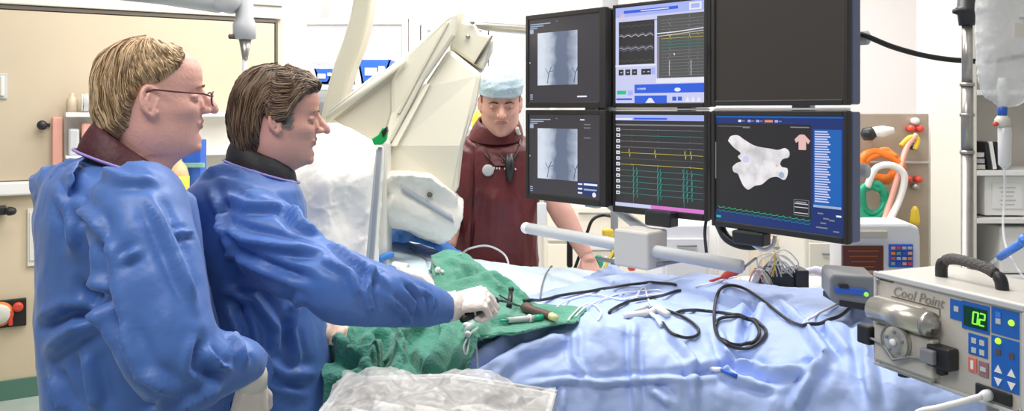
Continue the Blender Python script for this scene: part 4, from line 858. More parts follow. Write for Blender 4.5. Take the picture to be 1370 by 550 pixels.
MB().tube([a.lerp(b, .98), a.lerp(b, 1.06)], .014, 14).obj('flange', M['bblue'], sy); MB().tube([a.lerp(b, 1.0), a.lerp(b, 1.4)], .005, 8).obj('plunger', M['bblue'], sy)
# ------------------------------------------------------------------ operating table and drapes
ot = thing('operating_table', 'operating table completely covered by the blue drapes', 'table', (.25, 2.5, 0))
MB().box((.15, 2.55, .84), (1.2, .42, .06)).obj('table_top', M['lgrey'], ot, bevel=.01)
MB().box((.25, 2.55, .45), (.35, .3, .74)).obj('column', M['lgrey'], ot, bevel=.01)
MB().box((.25, 2.55, .05), (.9, .4, .1)).obj('base', M['lgrey'], ot, bevel=.01)
XS = (446, 490, 560, 650, 750, 850, 950, 1050, 1150, 1250, 1320)
def net(rows): return [[P(x, y, d) for x, y, d in zip(XS, ys, ds)] for ys, ds in rows]
R0 = net([((430, 425, 415, 408, 388, 366, 372, 386, 398, 412, 420), (2.55, 2.55, 2.55, 2.6, 2.75, 2.95, 2.85, 2.7, 2.5, 2.35, 2.25)),
          ((440, 436, 430, 422, 408, 388, 394, 404, 416, 428, 436), (2.4, 2.4, 2.4, 2.45, 2.55, 2.72, 2.6, 2.5, 2.36, 2.22, 2.14)),
          ((470, 470, 466, 440, 425, 418, 420, 424, 434, 450, 460), (2.18, 2.18, 2.2, 2.3, 2.33, 2.42, 2.38, 2.3, 2.2, 2.08, 2.0)),
          ((505, 505, 508, 478, 437, 430, 438, 446, 452, 470, 480), (2.02, 2.02, 2.02, 2.10, 2.20, 2.27, 2.25, 2.17, 2.07, 1.97, 1.90)),
          ((560, 560, 560, 540, 462, 452, 468, 476, 480, 505, 520), (1.97, 1.97, 1.97, 2.02, 2.14, 2.20, 2.16, 2.08, 1.98, 1.90, 1.84)),
          ((640, 640, 640, 620, 530, 520, 530, 530, 530, 560, 580), (1.95, 1.95, 1.95, 1.98, 2.08, 2.14, 2.08, 2.00, 1.92, 1.85, 1.80)),
          ((760, 760, 760, 740, 680, 680, 680, 680, 680, 700, 700), (1.94, 1.94, 1.94, 1.96, 2.05, 2.10, 2.04, 1.97, 1.89, 1.82, 1.78))])
R0.append([Vector((p.x, p.y-.01, .30)) for p in R0[-1]])
R0.insert(0, [Vector((p.x, p.y+.05, p.z-.10)) for p in R0[0]])
G = netsurf(R0, 330, 230); me = flipcam(gridmesh(G))
co = getco(me); no = getno(me)
fade = np.repeat(np.clip((np.arange(G.shape[0])/G.shape[0]-.10)*5+.15, .15, 1), G.shape[1])
c1 = crease(co*np.array([3.2, 4.5, 3.2]), 21); c2 = crease(co*9, 22); c3 = fbm(co*2.6, 9, 3)
setco(me, co+no*((c1-.35)*.012+(c2-.3)*.005+(c3-.5)*.03+foldfield(co*np.array([.8, .8, .5]), 77)*.80+foldfield(co*1.9, 78)*.12)[:, None]*fade[:, None])
folds(me, [(a_, b_*1.6, c_*.9) for a_, b_, c_ in [([(848, 432), (848, 480), (853, 550)], .012, .010), ([(700, 515), (760, 508), (800, 512), (860, 508), (940, 505)], .010, .008), ([(770, 440), (768, 480), (790, 515)], .010, .010),
           ([(600, 505), (680, 455), (740, 436)], .014, .014), ([(640, 520), (700, 470), (760, 450)], .014, .016), ([(960, 440), (975, 480), (1030, 500), (1100, 490)], .016, .013), ([(900, 500), (960, 495), (1010, 470)], -.014, .012),
           ([(955, 495), (990, 510), (1040, 520)], .014, .010), ([(1010, 400), (1000, 430), (990, 470)], -.016, .014), ([(1040, 400), (1080, 440), (1120, 500)], .012, .014), ([(1110, 470), (1080, 510), (1060, 550)], .016, .014),
           ([(1150, 430), (1160, 480), (1172, 550)], .014, .014), ([(1090, 430), (1130, 480)], -.012, .012), ([(940, 390), (1000, 410), (1060, 395)], .010, .014), ([(870, 520), (900, 540)], .012, .012), ([(745, 515), (742, 550)], -.012, .010),
           ([(560, 545), (640, 500), (700, 460)], .012, .014), ([(890, 440), (925, 480), (930, 550)], .010, .012)]])
bd = tag(mobj('surgical_drape', me, M['drape'], None, solid=.003), 'large light blue crumpled drape over the table, filling the lower right', 'drape')
def wm(o):                                                  # a top-level mesh back in world coordinates
    m = o.data.copy(); m.transform(Matrix.Translation(o.location)); return m
# raised blue part behind it
def cloth(name, rows, nu, nv, m, label, cat, amp=(.02, .008), sc=(5, 14), seed=0, fl=(), solid=.004, und=.02, over=None):
    G = netsurf([[P(*p) for p in r] for r in rows], nu, nv); me = flipcam(gridmesh(G)); co = getco(me); no = getno(me)
    setco(me, co+no*((crease(co*sc[0], seed)-.3)*amp[0]+(crease(co*sc[1], seed+1)-.3)*amp[1]+foldfield(co*1.4, seed)*amp[0]*9+(fbm(co*sc[0]*1.3, seed+3)-.5)*und)[:, None])
    if fl: folds(me, fl)
    if over:
        for v in me.vertices:
            h_ = over.ray_cast(Vector((v.co.x, v.co.y, v.co.z+.25)), Vector((0, 0, -1)), .5)
            if h_[0] is not None and v.co.z < h_[0].z+.007: v.co.z = h_[0].z+.007
    return tag(mobj(name, me, m, None, solid=solid), label, cat)
pd = cloth('table_drape', [[(470, 345, 3.15), (520, 330, 3.2), (590, 338, 3.22), (650, 352, 3.25), (720, 360, 3.3), (800, 364, 3.35), (880, 374, 3.3), (950, 380, 3.2)],
                           [(470, 338, 3.05), (520, 324, 3.1), (590, 334, 3.12), (650, 356, 3.12), (720, 360, 3.2), (800, 366, 3.2), (880, 378, 3.15), (950, 384, 3.05)],
                           [(470, 352, 2.8), (520, 345, 2.85), (590, 352, 2.85), (650, 372, 2.85), (720, 376, 2.9), (800, 380, 2.95), (880, 390, 2.9), (950, 396, 2.8)],
                           [(470, 378, 2.6), (520, 375, 2.6), (590, 380, 2.6), (650, 398, 2.65), (720, 400, 2.7), (800, 402, 2.68), (880, 410, 2.6), (950, 420, 2.5)],
                           [(470, 440, 2.35), (520, 440, 2.35), (590, 440, 2.35), (650, 430, 2.42), (720, 432, 2.46), (800, 440, 2.4), (880, 445, 2.35), (950, 450, 2.3)]], 170, 90, M['pale'],
           'pale grey-blue drape over the far half of the table before the maroon apron', 'drape', (.012, .004), (5, 14), 41, und=.015)
br = cloth('raised_drape', [[(762, 392, 3.05), (790, 378, 3.12), (815, 367, 3.2), (850, 371, 3.2), (885, 376, 3.15), (912, 382, 3.1)],
                            [(756, 394, 2.95), (788, 374, 3.0), (815, 361, 3.05), (850, 368, 3.05), (885, 374, 3.0), (915, 380, 2.95)],
                            [(750, 402, 2.8), (785, 392, 2.82), (815, 384, 2.82), (850, 388, 2.82), (885, 388, 2.8), (920, 394, 2.78)],
                            [(745, 424, 2.6), (785, 416, 2.6), (815, 412, 2.6), (850, 412, 2.6), (885, 412, 2.6), (920, 416, 2.58)]], 90, 60, M['drape'], 'blue drape heap peaking just right of the bare forearm', 'drape', (.03, .012), (7, 18), 51,
           fl=[([(812, 368), (806, 400)], -.02, .02), ([(840, 372), (830, 410)], .012, .015)])
tw = cloth('rolled_towel', [[(495, 326, 3.12), (525, 315, 3.14), (560, 316, 3.14), (590, 324, 3.13), (618, 346, 3.1)],
                            [(495, 314, 3.02), (525, 306, 3.04), (560, 310, 3.04), (590, 320, 3.03), (620, 343, 3.0)],
                            [(495, 320, 2.94), (525, 311, 2.96), (560, 317, 2.96), (590, 328, 2.95), (620, 348, 2.93)],
                            [(495, 334, 2.90), (525, 325, 2.93), (560, 328, 2.93), (590, 338, 2.92), (618, 355, 2.9)]], 60, 30, M['dblue'], 'dark blue rolled towel lying under the x-ray detector', 'towel', (.012, .008), (9, 20), 61)
gb = cloth('small_green_cloth', [[(500, 308, 3.22), (520, 300, 3.24), (550, 304, 3.24)], [(500, 300, 3.1), (520, 295, 3.14), (548, 306, 3.14)], [(500, 318, 3.06), (520, 314, 3.08), (545, 320, 3.08)]], 20, 20, M['lgreen'], 'small green cloth peeking out behind the dark blue rolled towel', 'cloth', (.01, .005), (9, 20), 66)
cable('blue_cord', [P(500, 352, 2.72), P(512, 345, 2.72), P(525, 340, 2.74)], .012, M['dblue'], 'short twist of dark blue cloth below the rolled towel', 'cloth strip')
# green towels
UND = bvh_of([wm(o) for o in (bd, pd)])
gA = cloth('green_towel', [[(575, 372, 2.68), (600, 352, 2.68), (640, 368, 2.62), (690, 402, 2.5), (740, 420, 2.42), (785, 424, 2.36)],
                           [(578, 346, 2.62), (600, 338, 2.62), (640, 352, 2.58), (690, 388, 2.48), (735, 412, 2.4), (785, 421, 2.34)],
                           [(578, 362, 2.5), (604, 360, 2.5), (644, 372, 2.46), (692, 398, 2.42), (735, 418, 2.36), (782, 425, 2.31)],
                           [(584, 398, 2.36), (608, 400, 2.34), (650, 404, 2.32), (694, 415, 2.32), (735, 425, 2.30), (778, 429, 2.27)],
                           [(590, 436, 2.16), (612, 442, 2.12), (650, 440, 2.12), (694, 440, 2.14), (735, 433, 2.20), (772, 430, 2.22)],
                           [(592, 462, 2.13), (614, 468, 2.08), (652, 452, 2.09), (694, 446, 2.12), (735, 438, 2.18), (768, 433, 2.21)]], 130, 110, mat('mid_green_cotton', (.085, .30, .21), .85, sheen=.3, var=.14, vscale=7, bump=.4, bscale=120),
           'green cotton towel heaped around the gloved hands, its peak near the x-ray detector', 'towel', (.008, .004), (8, 20), 71, und=.03, over=UND,
           fl=[([(600, 345), (640, 365), (690, 400)], .012, .014), ([(605, 372), (650, 360)], -.02, .02), ([(640, 450), (650, 432), (690, 425)], .018, .012), ([(580, 350), (588, 385)], .012, .012), ([(625, 352), (680, 380), (712, 408)], .014, .010)])
gB = cloth('green_towel', [[(424, 462, 2.26), (455, 436, 2.28), (500, 430, 2.3), (550, 426, 2.3), (600, 424, 2.3), (655, 436, 2.26)],
                           [(424, 455, 2.16), (455, 428, 2.18), (500, 425, 2.22), (550, 424, 2.24), (600, 424, 2.22), (652, 442, 2.18)],
                           [(428, 476, 2.06), (460, 456, 2.08), (502, 450, 2.1), (550, 450, 2.12), (600, 452, 2.1), (645, 455, 2.1)],
                           [(430, 496, 1.98), (465, 480, 1.98), (505, 482, 1.99), (550, 492, 1.98), (595, 482, 1.98), (636, 468, 2.02)],
                           [(430, 515, 1.94), (465, 500, 1.93), (505, 504, 1.93), (555, 512, 1.92), (595, 498, 1.93), (630, 476, 1.98)],
                           [(432, 560, 1.93), (465, 545, 1.92), (505, 545, 1.92), (555, 545, 1.91), (592, 512, 1.93), (626, 484, 1.975)]], 130, 110, M['green'],
           'darker green towel bunched under the dark-haired surgeon\'s sleeve', 'towel', (.012, .005), (6, 17), 81, und=.04, over=UND,
           fl=[([(440, 468), (480, 478), (520, 468)], .034, .016), ([(500, 440), (520, 470), (515, 505)], -.034, .018), ([(568, 430), (535, 455), (525, 500)], .034, .014), ([(605, 440), (592, 470), (570, 510)], .028, .016), ([(470, 440), (452, 480)], .026, .014), ([(640, 450), (620, 465), (600, 495)], .022, .012), ([(480, 490), (500, 480), (545, 485)], .026, .012), ([(545, 470), (560, 490), (556, 510)], -.024, .012), ([(430, 485), (460, 470)], -.02, .012)])
TOP = bvh_of([wm(o) for o in (bd, pd, br, gA, gB)])
def lay(name, pix, r, m, label, cat='cable', group=None, dn=9, seg=8, lift=0.):
    pts = [hit(TOP, p[0], p[1], 0) for p in spline([(a, b, 0) for a, b in pix], dn)]
    pts = [p+Vector((0, -.004, r*1.3+lift)) for p in pts]
    for _ in range(6): pts = [pts[0]]+[(a+b*2+c)/4 for a, b, c in zip(pts, pts[1:], pts[2:])]+[pts[-1]]
    for q_ in pts:
        h_ = TOP.ray_cast(Vector((q_.x, q_.y, q_.z+.12)), Vector((0, 0, -1)), .3)
        if h_[0] is not None and q_.z < h_[0].z+r*1.2: q_.z = h_[0].z+r*1.2
    for _ in range(4): pts = [pts[0]]+[(a+b*2+c)/4+Vector((0, 0, .0008)) for a, b, c in zip(pts, pts[1:], pts[2:])]+[pts[-1]]
    return tag(MB().tube(pts, r, seg).obj(name, m), label, cat, group)
lay('black_cable', [(1168, 388), (1150, 402), (1120, 430), (1080, 441), (1055, 434), (1010, 398), (985, 386), (966, 388), (957, 405), (955, 435), (960, 455), (975, 467), (1000, 471), (1020, 458), (1024, 445), (1005, 432), (975, 425), (935, 419), (905, 421)], .0048, M['black'], 'long black cable looping over the blue drape from the dark module', 'cable')
lay('black_cable', [(957, 440), (962, 430), (985, 428), (1008, 435), (1016, 448), (1008, 462), (985, 466), (962, 458), (957, 440)], .0046, M['black'], 'inner ring of black cable inside the large loop on the drape')
lay('black_cable', [(868, 416), (888, 418), (915, 428), (934, 443), (932, 453), (915, 456), (895, 448), (886, 434)], .0042, M['black'], 'smaller black cable loop left of the large loop')
lay('black_cable', [(700, 405), (722, 406), (760, 397), (800, 392), (835, 385), (870, 382), (905, 384)], .0046, M['black'], 'black cable running along the back edge of the blue drape')
lay('black_cable', [(815, 421), (830, 412), (850, 405), (880, 401), (910, 391)], .0048, M['black'], 'short black cable between the white connectors and the back cable')
lay('dark_lead', [(548, 334), (560, 342), (575, 352), (583, 358)], .003, M['grey'], 'thin dark lead on the pale drape behind the surgeon\'s far hand', 'lead')
lay('dark_lead', [(723, 400), (725, 385), (730, 370), (738, 358)], .003, M['grey'], 'thin grey lead curving over the pale drape in front of the man in maroon', 'lead')
lay('white_lead', [(1166, 382), (1150, 392), (1130, 405), (1100, 420), (1072, 438)], .0035, M['white'], 'thin white lead running down left from the pump', 'lead')
wl = [[(770, 425), (790, 410), (820, 398), (850, 392), (885, 390)], [(745, 412), (770, 400), (800, 396), (830, 404), (858, 398), (890, 395)], [(760, 430), (775, 415), (790, 408), (805, 420), (800, 430)], [(850, 400), (862, 385), (866, 402), (872, 412)], [(640, 392), (650, 398), (665, 405)], [(930, 385), (960, 380), (985, 372)]]
for i, p in enumerate(wl): lay('white_lead', p, .0024, M['white'], ['white lead lying highest along the back of the blue drape', 'wavy white lead below the highest one at the back of the drape', 'small curled white lead just right of the brown grip', 'white lead crossing the black cable above the white connectors', 'short white lead on the green towel beside the near glove', 'pale lead running from the drape edge towards the red clip'][i], 'lead', 'white leads on the drape')
lay('white_lead', [(640, 440), (626, 455), (620, 470), (628, 488), (640, 500)], .0028, M['clear'], 'clear thin tube falling from the near glove over the green towel', 'tube')
# loose arc of clear tubing in front of the man in maroon
cable('clear_tube', [hit(TOP, 616, 340, .01), P(630, 332, 2.8), P(652, 329, 2.8), P(672, 338, 2.78), P(680, 352, 2.74), P(676, 368, 2.66), hit(TOP, 668, 382, .005)], .0035, M['clear'], 'thin clear tube arching over the green towel in front of the maroon apron', 'tube')
# catheter handles
def P_on(x, y, up=0.): return hit(TOP, x, y, 0)+Vector((0, -.005, up))
ch = thing('catheter', 'dark brown catheter handle with a yellow end on the green towel', 'handle', P_on(718, 425))
a, b = P_on(700, 418, .016), P_on(738, 430, .014)
MB().tube([a.lerp(b, t) for t in (0, .1, .2, .3, .9, 1)], [.010, .016, .016, .0115, .012, .009], 16).obj('grip', M['brown'], ch)
MB().tube([a.lerp(b, .98), a.lerp(b, 1.14)], [.0105, .009], 14).obj('end_cap', mat('pale_yellow_plastic', (.85, .80, .40), .4), ch)
MB().tube(spline([a, a.lerp(b, -.3), P_on(680, 405, .008), P_on(668, 398, .008)], 5), .0025, 8).obj('shaft', M['black'], ch)
ch = thing('catheter_lever', 'small black lever piece on the green towel left of the brown grip', 'lever', P_on(684, 410))
MB().tube([P_on(681, 412, .004), P_on(684, 402, .03)], [.008, .006], 10).obj('stem', M['black'], ch); MB().ball(P_on(684, 402, .032), .0085).obj('tip', M['black'], ch)
pn = thing('syringe', 'grey and green capped syringe lying below the brown grip', 'syringe', P_on(700, 434))
a, b = P_on(680, 434, .012), P_on(714, 431, .012)
MB().tube([a, b], .0075, 12).obj('barrel', M['lgrey'], pn); MB().tube([b, b.lerp(a, -.35)], .0085, 12).obj('green_cap', M['gtube'], pn); MB().tube([a, a.lerp(b, -.3)], .004, 10).obj('green_tip', M['gtube'], pn); MB().tube([a.lerp(b, .8), a.lerp(b, .86)], .011, 12).obj('flange', M['white'], pn)
cn = thing('connector', 'white y-shaped connector on the drape beside the small black loop', 'connector', P_on(862, 425))
a, b = P_on(836, 427, .012), P_on(868, 424, .012)
MB().tube([a, b], [.008, .009], 12).obj('barrel', M['white'], cn)
MB().tube([b, P_on(880, 419, .014), P_on(893, 426, .012)], [.010, .012, .009], 12).obj('bent_hub', M['white'], cn)
MB().tube([b, P_on(878, 430, .012), P_on(884, 440, .012)], .006, 10).obj('side_arm', M['white'], cn); MB().tube([P_on(850, 420, .012), P_on(866, 416, .014)], .005, 10).obj('branch', M['offw'], cn)
cn = thing('connector', 'clear connector cluster on the green towel below the near glove', 'connector', P_on(628, 445))
MB().tube([P_on(634, 436, .012), P_on(624, 448, .012)], .008, 10).obj('hub', M['clear'], cn); MB().tube([P_on(620, 440, .012), P_on(632, 442, .014)], .006, 10).obj('wing', M['white'], cn); MB().ball(P_on(626, 452, .010), .008).obj('joint', M['white'], cn)
cn = thing('connector', 'small white connector on the pale drape beside the surgeon\'s far hand', 'connector', P_on(586, 366))
MB().tube([P_on(578, 364, .01), P_on(592, 368, .01)], .006, 10).obj('hub', M['white'], cn); MB().ball(P_on(586, 366, .012), .009).obj('joint', M['white'], cn)
cn = thing('drape_clip', 'small white and blue clip pinching a fold of the blue drape in its middle', 'clip', P_on(958, 496))
MB().tube([P_on(950, 495, .004), P_on(964, 497, .006)], .006, 10).obj('jaw', M['white'], cn); MB().tube([P_on(964, 497, .006), P_on(985, 506, .006)], [.004, .006], 8).obj('lever', M['blue'], cn)
# red clip, wiring block with fan of leads
rc = thing('red_clip', 'red insulated clip hanging in the leads under the monitors', 'clip', P(985, 365, 2.55))
a, b = P(966, 371, 2.58), P(995, 358, 2.52)
MB().tube([a, a.lerp(b, .2), a.lerp(b, .6), b], [.006, .012, .014, .008], 12).obj('sleeve', M['red'], rc)
MB().tube([a, P(945, 378, 2.62)], .004, 8).obj('lead', M['red'], rc)
MB().tube([b, P(1004, 351, 2.5), P(1012, 345, 2.48)], .004, 8).obj('jaw', M['steel'], rc)
wb_ = thing('lead_connector_block', 'black connector block bristling with thin leads behind the drape', 'connector block', P(1048, 392, 2.78))
bx = MB().box(P(1044, 377, 2.78), (.15, .10, .075)); bx.box(P(1068, 376, 2.76), (.045, .08, .085)); bxo = bx.obj('block', M['black'], wb_, bevel=.005)
for i, (x, y) in enumerate(((1033, 349), (1036, 348), (1041, 349), (1066, 355), (1048, 362), (1054, 361))): MB().tube([P(x, 372, 2.76), P(x, y, 2.76)], [.006, .004], 8).obj('plug', M['black'], bxo)
rr = random.Random(3)
cols = ['white', 'white', 'offw', 'lgrey', 'pink', 'white', 'yellow', 'grey', 'white', 'offw', 'black', 'white', 'lgrey', 'offw']
for i in range(14):
    x0 = 1002+rr.random()*26; x1 = 1030+rr.random()*34; yt = 333+rr.random()*24
    pts = [P(x0, 382+rr.random()*4, 2.72), P(x0-3+rr.random()*14, 358+rr.random()*8, 2.70), P(x0+12, yt+4, 2.70), P((x0+x1)/2+8, yt, 2.71), P(x1+4, yt+16, 2.73), P(x1, 366, 2.76)]
    MB().tube(spline(pts, 6), .0026, 6).obj('lead', M[cols[i]], wb_)
for i in range(7):
    x0 = 1000+rr.random()*16; y0 = 372+rr.random()*10
    MB().tube(spline([P(x0, y0+8, 2.70), P(x0+6+rr.random()*5, y0-12, 2.68), P(x0+16, y0-6, 2.68), P(x0+20, y0+8, 2.69), P(x0+8, y0+12, 2.69)], 6), .003, 6).obj('lead', M[('white', 'pink', 'offw', 'lgrey', 'black', 'white', 'yellow')[i]], wb_)
tb = MB().tube(spline([P(1072, 366, 2.85), P(1090, 362, 2.85), P(1108, 368, 2.83)], 6), [.012]*6+[.016]*7, 12).obj('sleeve_bundle', mat('lilac_sleeve', (.66, .62, .78), .4)); tag(tb, 'pale lilac sleeved bundle running right from the connector block', 'cable bundle')
# shelf behind drape that carries block, module and monitor
cst = thing('equipment_trolley', 'beige-topped trolley behind the drape carrying the connector block and white monitor', 'trolley', (P(1130, 0, 2.75).x, 2.85, 0))
zt = P(0, 392, 2.78).z; a = P(1000, 0, 2.8).x; b = P(1245, 0, 2.8).x
MB().box(((a+b)/2, 2.85, zt-.02), (b-a, .42, .035)).obj('top', mat('tan_top', (.68, .60, .46), .5), cst, bevel=.005)
MB().box(((a+b)/2, 2.85, .55), (b-a-.06, .36, .9)).obj('trolley_body', M['offw'], cst, bevel=.01)
for sx in (a+.08, b-.08):
    for sy in (2.72, 2.98): MB().lathe((sx-.012, sy, .04), (1, 0, 0), [(.01, 0), (.04, .002), (.04, .022), (.01, .024)], 16).obj('castor', M['black'], cst)
MB().box((P(1140, 0, 2.2).x+.0, 2.25, zt+.02-.0), (.14, .22, .02)).obj('side_ledge', M['lgrey'], cst, bevel=.003)
# wrapped tray at the bottom
tp = thing('instrument_tray', 'grey plastic tray under crinkled clear film at the bottom edge', 'tray', P(560, 640, 1.72))
O_ = [P(408, 556, 1.40), P(474, 490, 1.72), P(604, 516, 1.72), P(745, 560, 1.62), P(740, 640, 1.42), P(430, 640, 1.30)]
c = MB(); zt = .5*(O_[1].z+O_[2].z)
O_ = [Vector((p.x, p.y, zt)) for p in (P(398, 556, 1.36), P(462, 489, 1.70), P(604, 516, 1.72), P(745, 560, 1.62), P(720, 640, 1.3), P(430, 640, 1.25))]
n = len(O_); cen = sum(O_, Vector())/n
for i in range(n):
    p, q = O_[i], O_[(i+1) % n]; pi, qi = p.lerp(cen, .05), q.lerp(cen, .05)
    c.add([p, q, q-Vector((0, 0, .06)), p-Vector((0, 0, .06)), pi, qi, qi-Vector((0, 0, .06)), pi-Vector((0, 0, .06))], [(0, 1, 2, 3), (4, 7, 6, 5), (0, 4, 5, 1), (3, 2, 6, 7)])
c.prism([p-Vector((0, 0, .06)) for p in O_], (0, 0, -.006)); c.obj('tray_body', mat('smoky_plastic', (.50, .50, .50), .3), tp, smooth=False)
MB().tube([O_[1], O_[2], O_[3]], .005, 8).obj('rim', M['lgrey'], tp); MB().tube([O_[0], O_[1]], .005, 8).obj('rim', M['lgrey'], tp)
MB().cyl(cen-Vector((0, .03, .06)), Vector((cen.x, cen.y-.03, .03)), .02).obj('stand_post', M['steel'], tp)
MB().cyl(Vector((cen.x, cen.y-.03, .0)), Vector((cen.x, cen.y-.03, .035)), .22, .2).obj('stand_foot', M['grey'], tp)
def film_fn(u, v):
    a = O_[0].lerp(O_[1], v); b = O_[4].lerp(O_[3], v*.9+.05)
    p = a.lerp(b, u); return p
rows = [[tuple(film_fn(i/5, j/4)+Vector((0, 0, .012+.03*math.sin(math.pi*min(1, i/5+.0))*math.sin(math.pi*j/4)+(.02 if (i, j) in ((1, 3), (1, 2), (3, 3), (4, 3)) else 0)))) for i in range(6)] for j in range(5)]
G = netsurf(rows, 150, 110); me = flipcam(gridmesh(G)); co = getco(me); no = getno(me)
setco(me, co+no*((crease(co*9, 91)-.25)*.014+foldfield(co*2.4, 92)*.35+(crease(co*22, 93)-.3)*.003)[:, None])
mobj('crinkled_film', me, M['film'], tp)
for k, (x, y) in enumerate(((500, 530), (555, 535), (620, 540), (470, 540))):
    o = MB().tube([P(x, y, 1.56+.02*k)+Vector((0, 0, -.02)), P(x+40, y+8, 1.56+.02*k)+Vector((0, 0, -.02))], .012, 12).obj('wrapped_item', M[('white', 'offw', 'lgrey', 'white')[k]]); tag(o, ['white wrapped tube second from the left in the film-covered tray', 'cream wrapped tube in the middle of the tray', 'grey wrapped tube at the right of the tray', 'white wrapped tube at the far left of the tray'][k], 'wrapped tube', 'items in the tray')
# spare clamp base: folded tissue at the surgeon's waist
tn = cloth('folded_tissue', [[(430, 418, 2.12), (448, 426, 2.14), (468, 434, 2.16)], [(430, 440, 2.08), (448, 440, 2.08), (466, 442, 2.12)], [(430, 462, 2.04), (446, 460, 2.03), (460, 464, 2.06)]], 30, 30, mat('peach_tissue', (.80, .58, .48), .7), 'peach coloured folded tissue between the blue gown and the green towel', 'tissue', (.02, .008), (16, 30), 95, fl=[([(440, 428), (437, 456)], .012, .008), ([(452, 434), (446, 458)], -.012, .008)])
# ------------------------------------------------------------------ people
ZS_ = [-.13, -.06, -.025, -.008, .003, .014, .028, .045, .058, .066, .075, .088, .105, .122, .136, .148, .165, .185, .203, .218, .229, .235]
FR_ = [.030, .034, .042, .060, .080, .089, .0925, .0935, .094, .0942, .0945, .095, .0945, .094, .0945, .097, .0985, .0955, .084, .063, .036, .006]
BK_ = [-.074, -.068, -.066, -.067, -.068, -.070, -.073, -.079, -.084, -.087, -.090, -.094, -.098, -.100, -.1005, -.1005, -.0985, -.092, -.080, -.062, -.038, -.010]
HW_ = [.060, .053, .050, .051, .054, .059, .0645, .069, .071, .0715, .0725, .074, .0755, .0765, .077, .0775, .0775, .075, .068, .054, .033, .008]
TP_ = [0, 0, .1, .3, .42, .42, .38, .32, .28, .26, .24, .2, .16, .12, .1, .08, .06, .04, .02, 0, 0, 0]
_gz = np.linspace(-.13, .235, 366)
def _sm(v, k):
    a = np.interp(_gz, ZS_, v); b = np.pad(a, k, mode='edge'); w_ = np.hanning(2*k+3)[1:-1]; return np.convolve(b, w_/w_.sum(), 'valid')
FRS, BKS, HWS = _sm(FR_, 7), _sm(BK_, 9), _sm(HW_, 9)
FRS = np.where(_gz > .2, np.interp(_gz, ZS_, FR_), FRS); BKS = np.where(_gz > .2, np.interp(_gz, ZS_, BK_), BKS); HWS = np.where(_gz > .2, np.interp(_gz, ZS_, HW_), HWS)
BUMP = ((.016, .0085, .011, .019), (.0345, .006, .010, .016), (.0465, -.003, .005, .018), (.058, .003, .006, .018), (.0655, .0, .003, .02), (.074, .0035, .007, .018), (.088, .003, .010, .012), (.134, -.002, .010, .016))   # z, height, z-width, y-width
def hs(th, z, fat=1.):
    f = float(np.interp(z, _gz, FRS)); b = float(np.interp(z, _gz, BKS)); h = float(np.interp(z, _gz, HWS))*(1+(fat-1)*max(0, 1-z/.12)); tp = sp1(ZS_, TP_, z)
    xc = .35*f+.65*b if z < .0 else (.42*f+.58*b); c = math.cos(th); s_ = math.sin(th)
    a = (f-xc) if c > 0 else (xc-b)
    return Vector((xc+a*math.copysign(abs(c)**.92, c), h*math.copysign(abs(s_)**.88, s_)*(1-tp*max(0, c)**1.3), z))
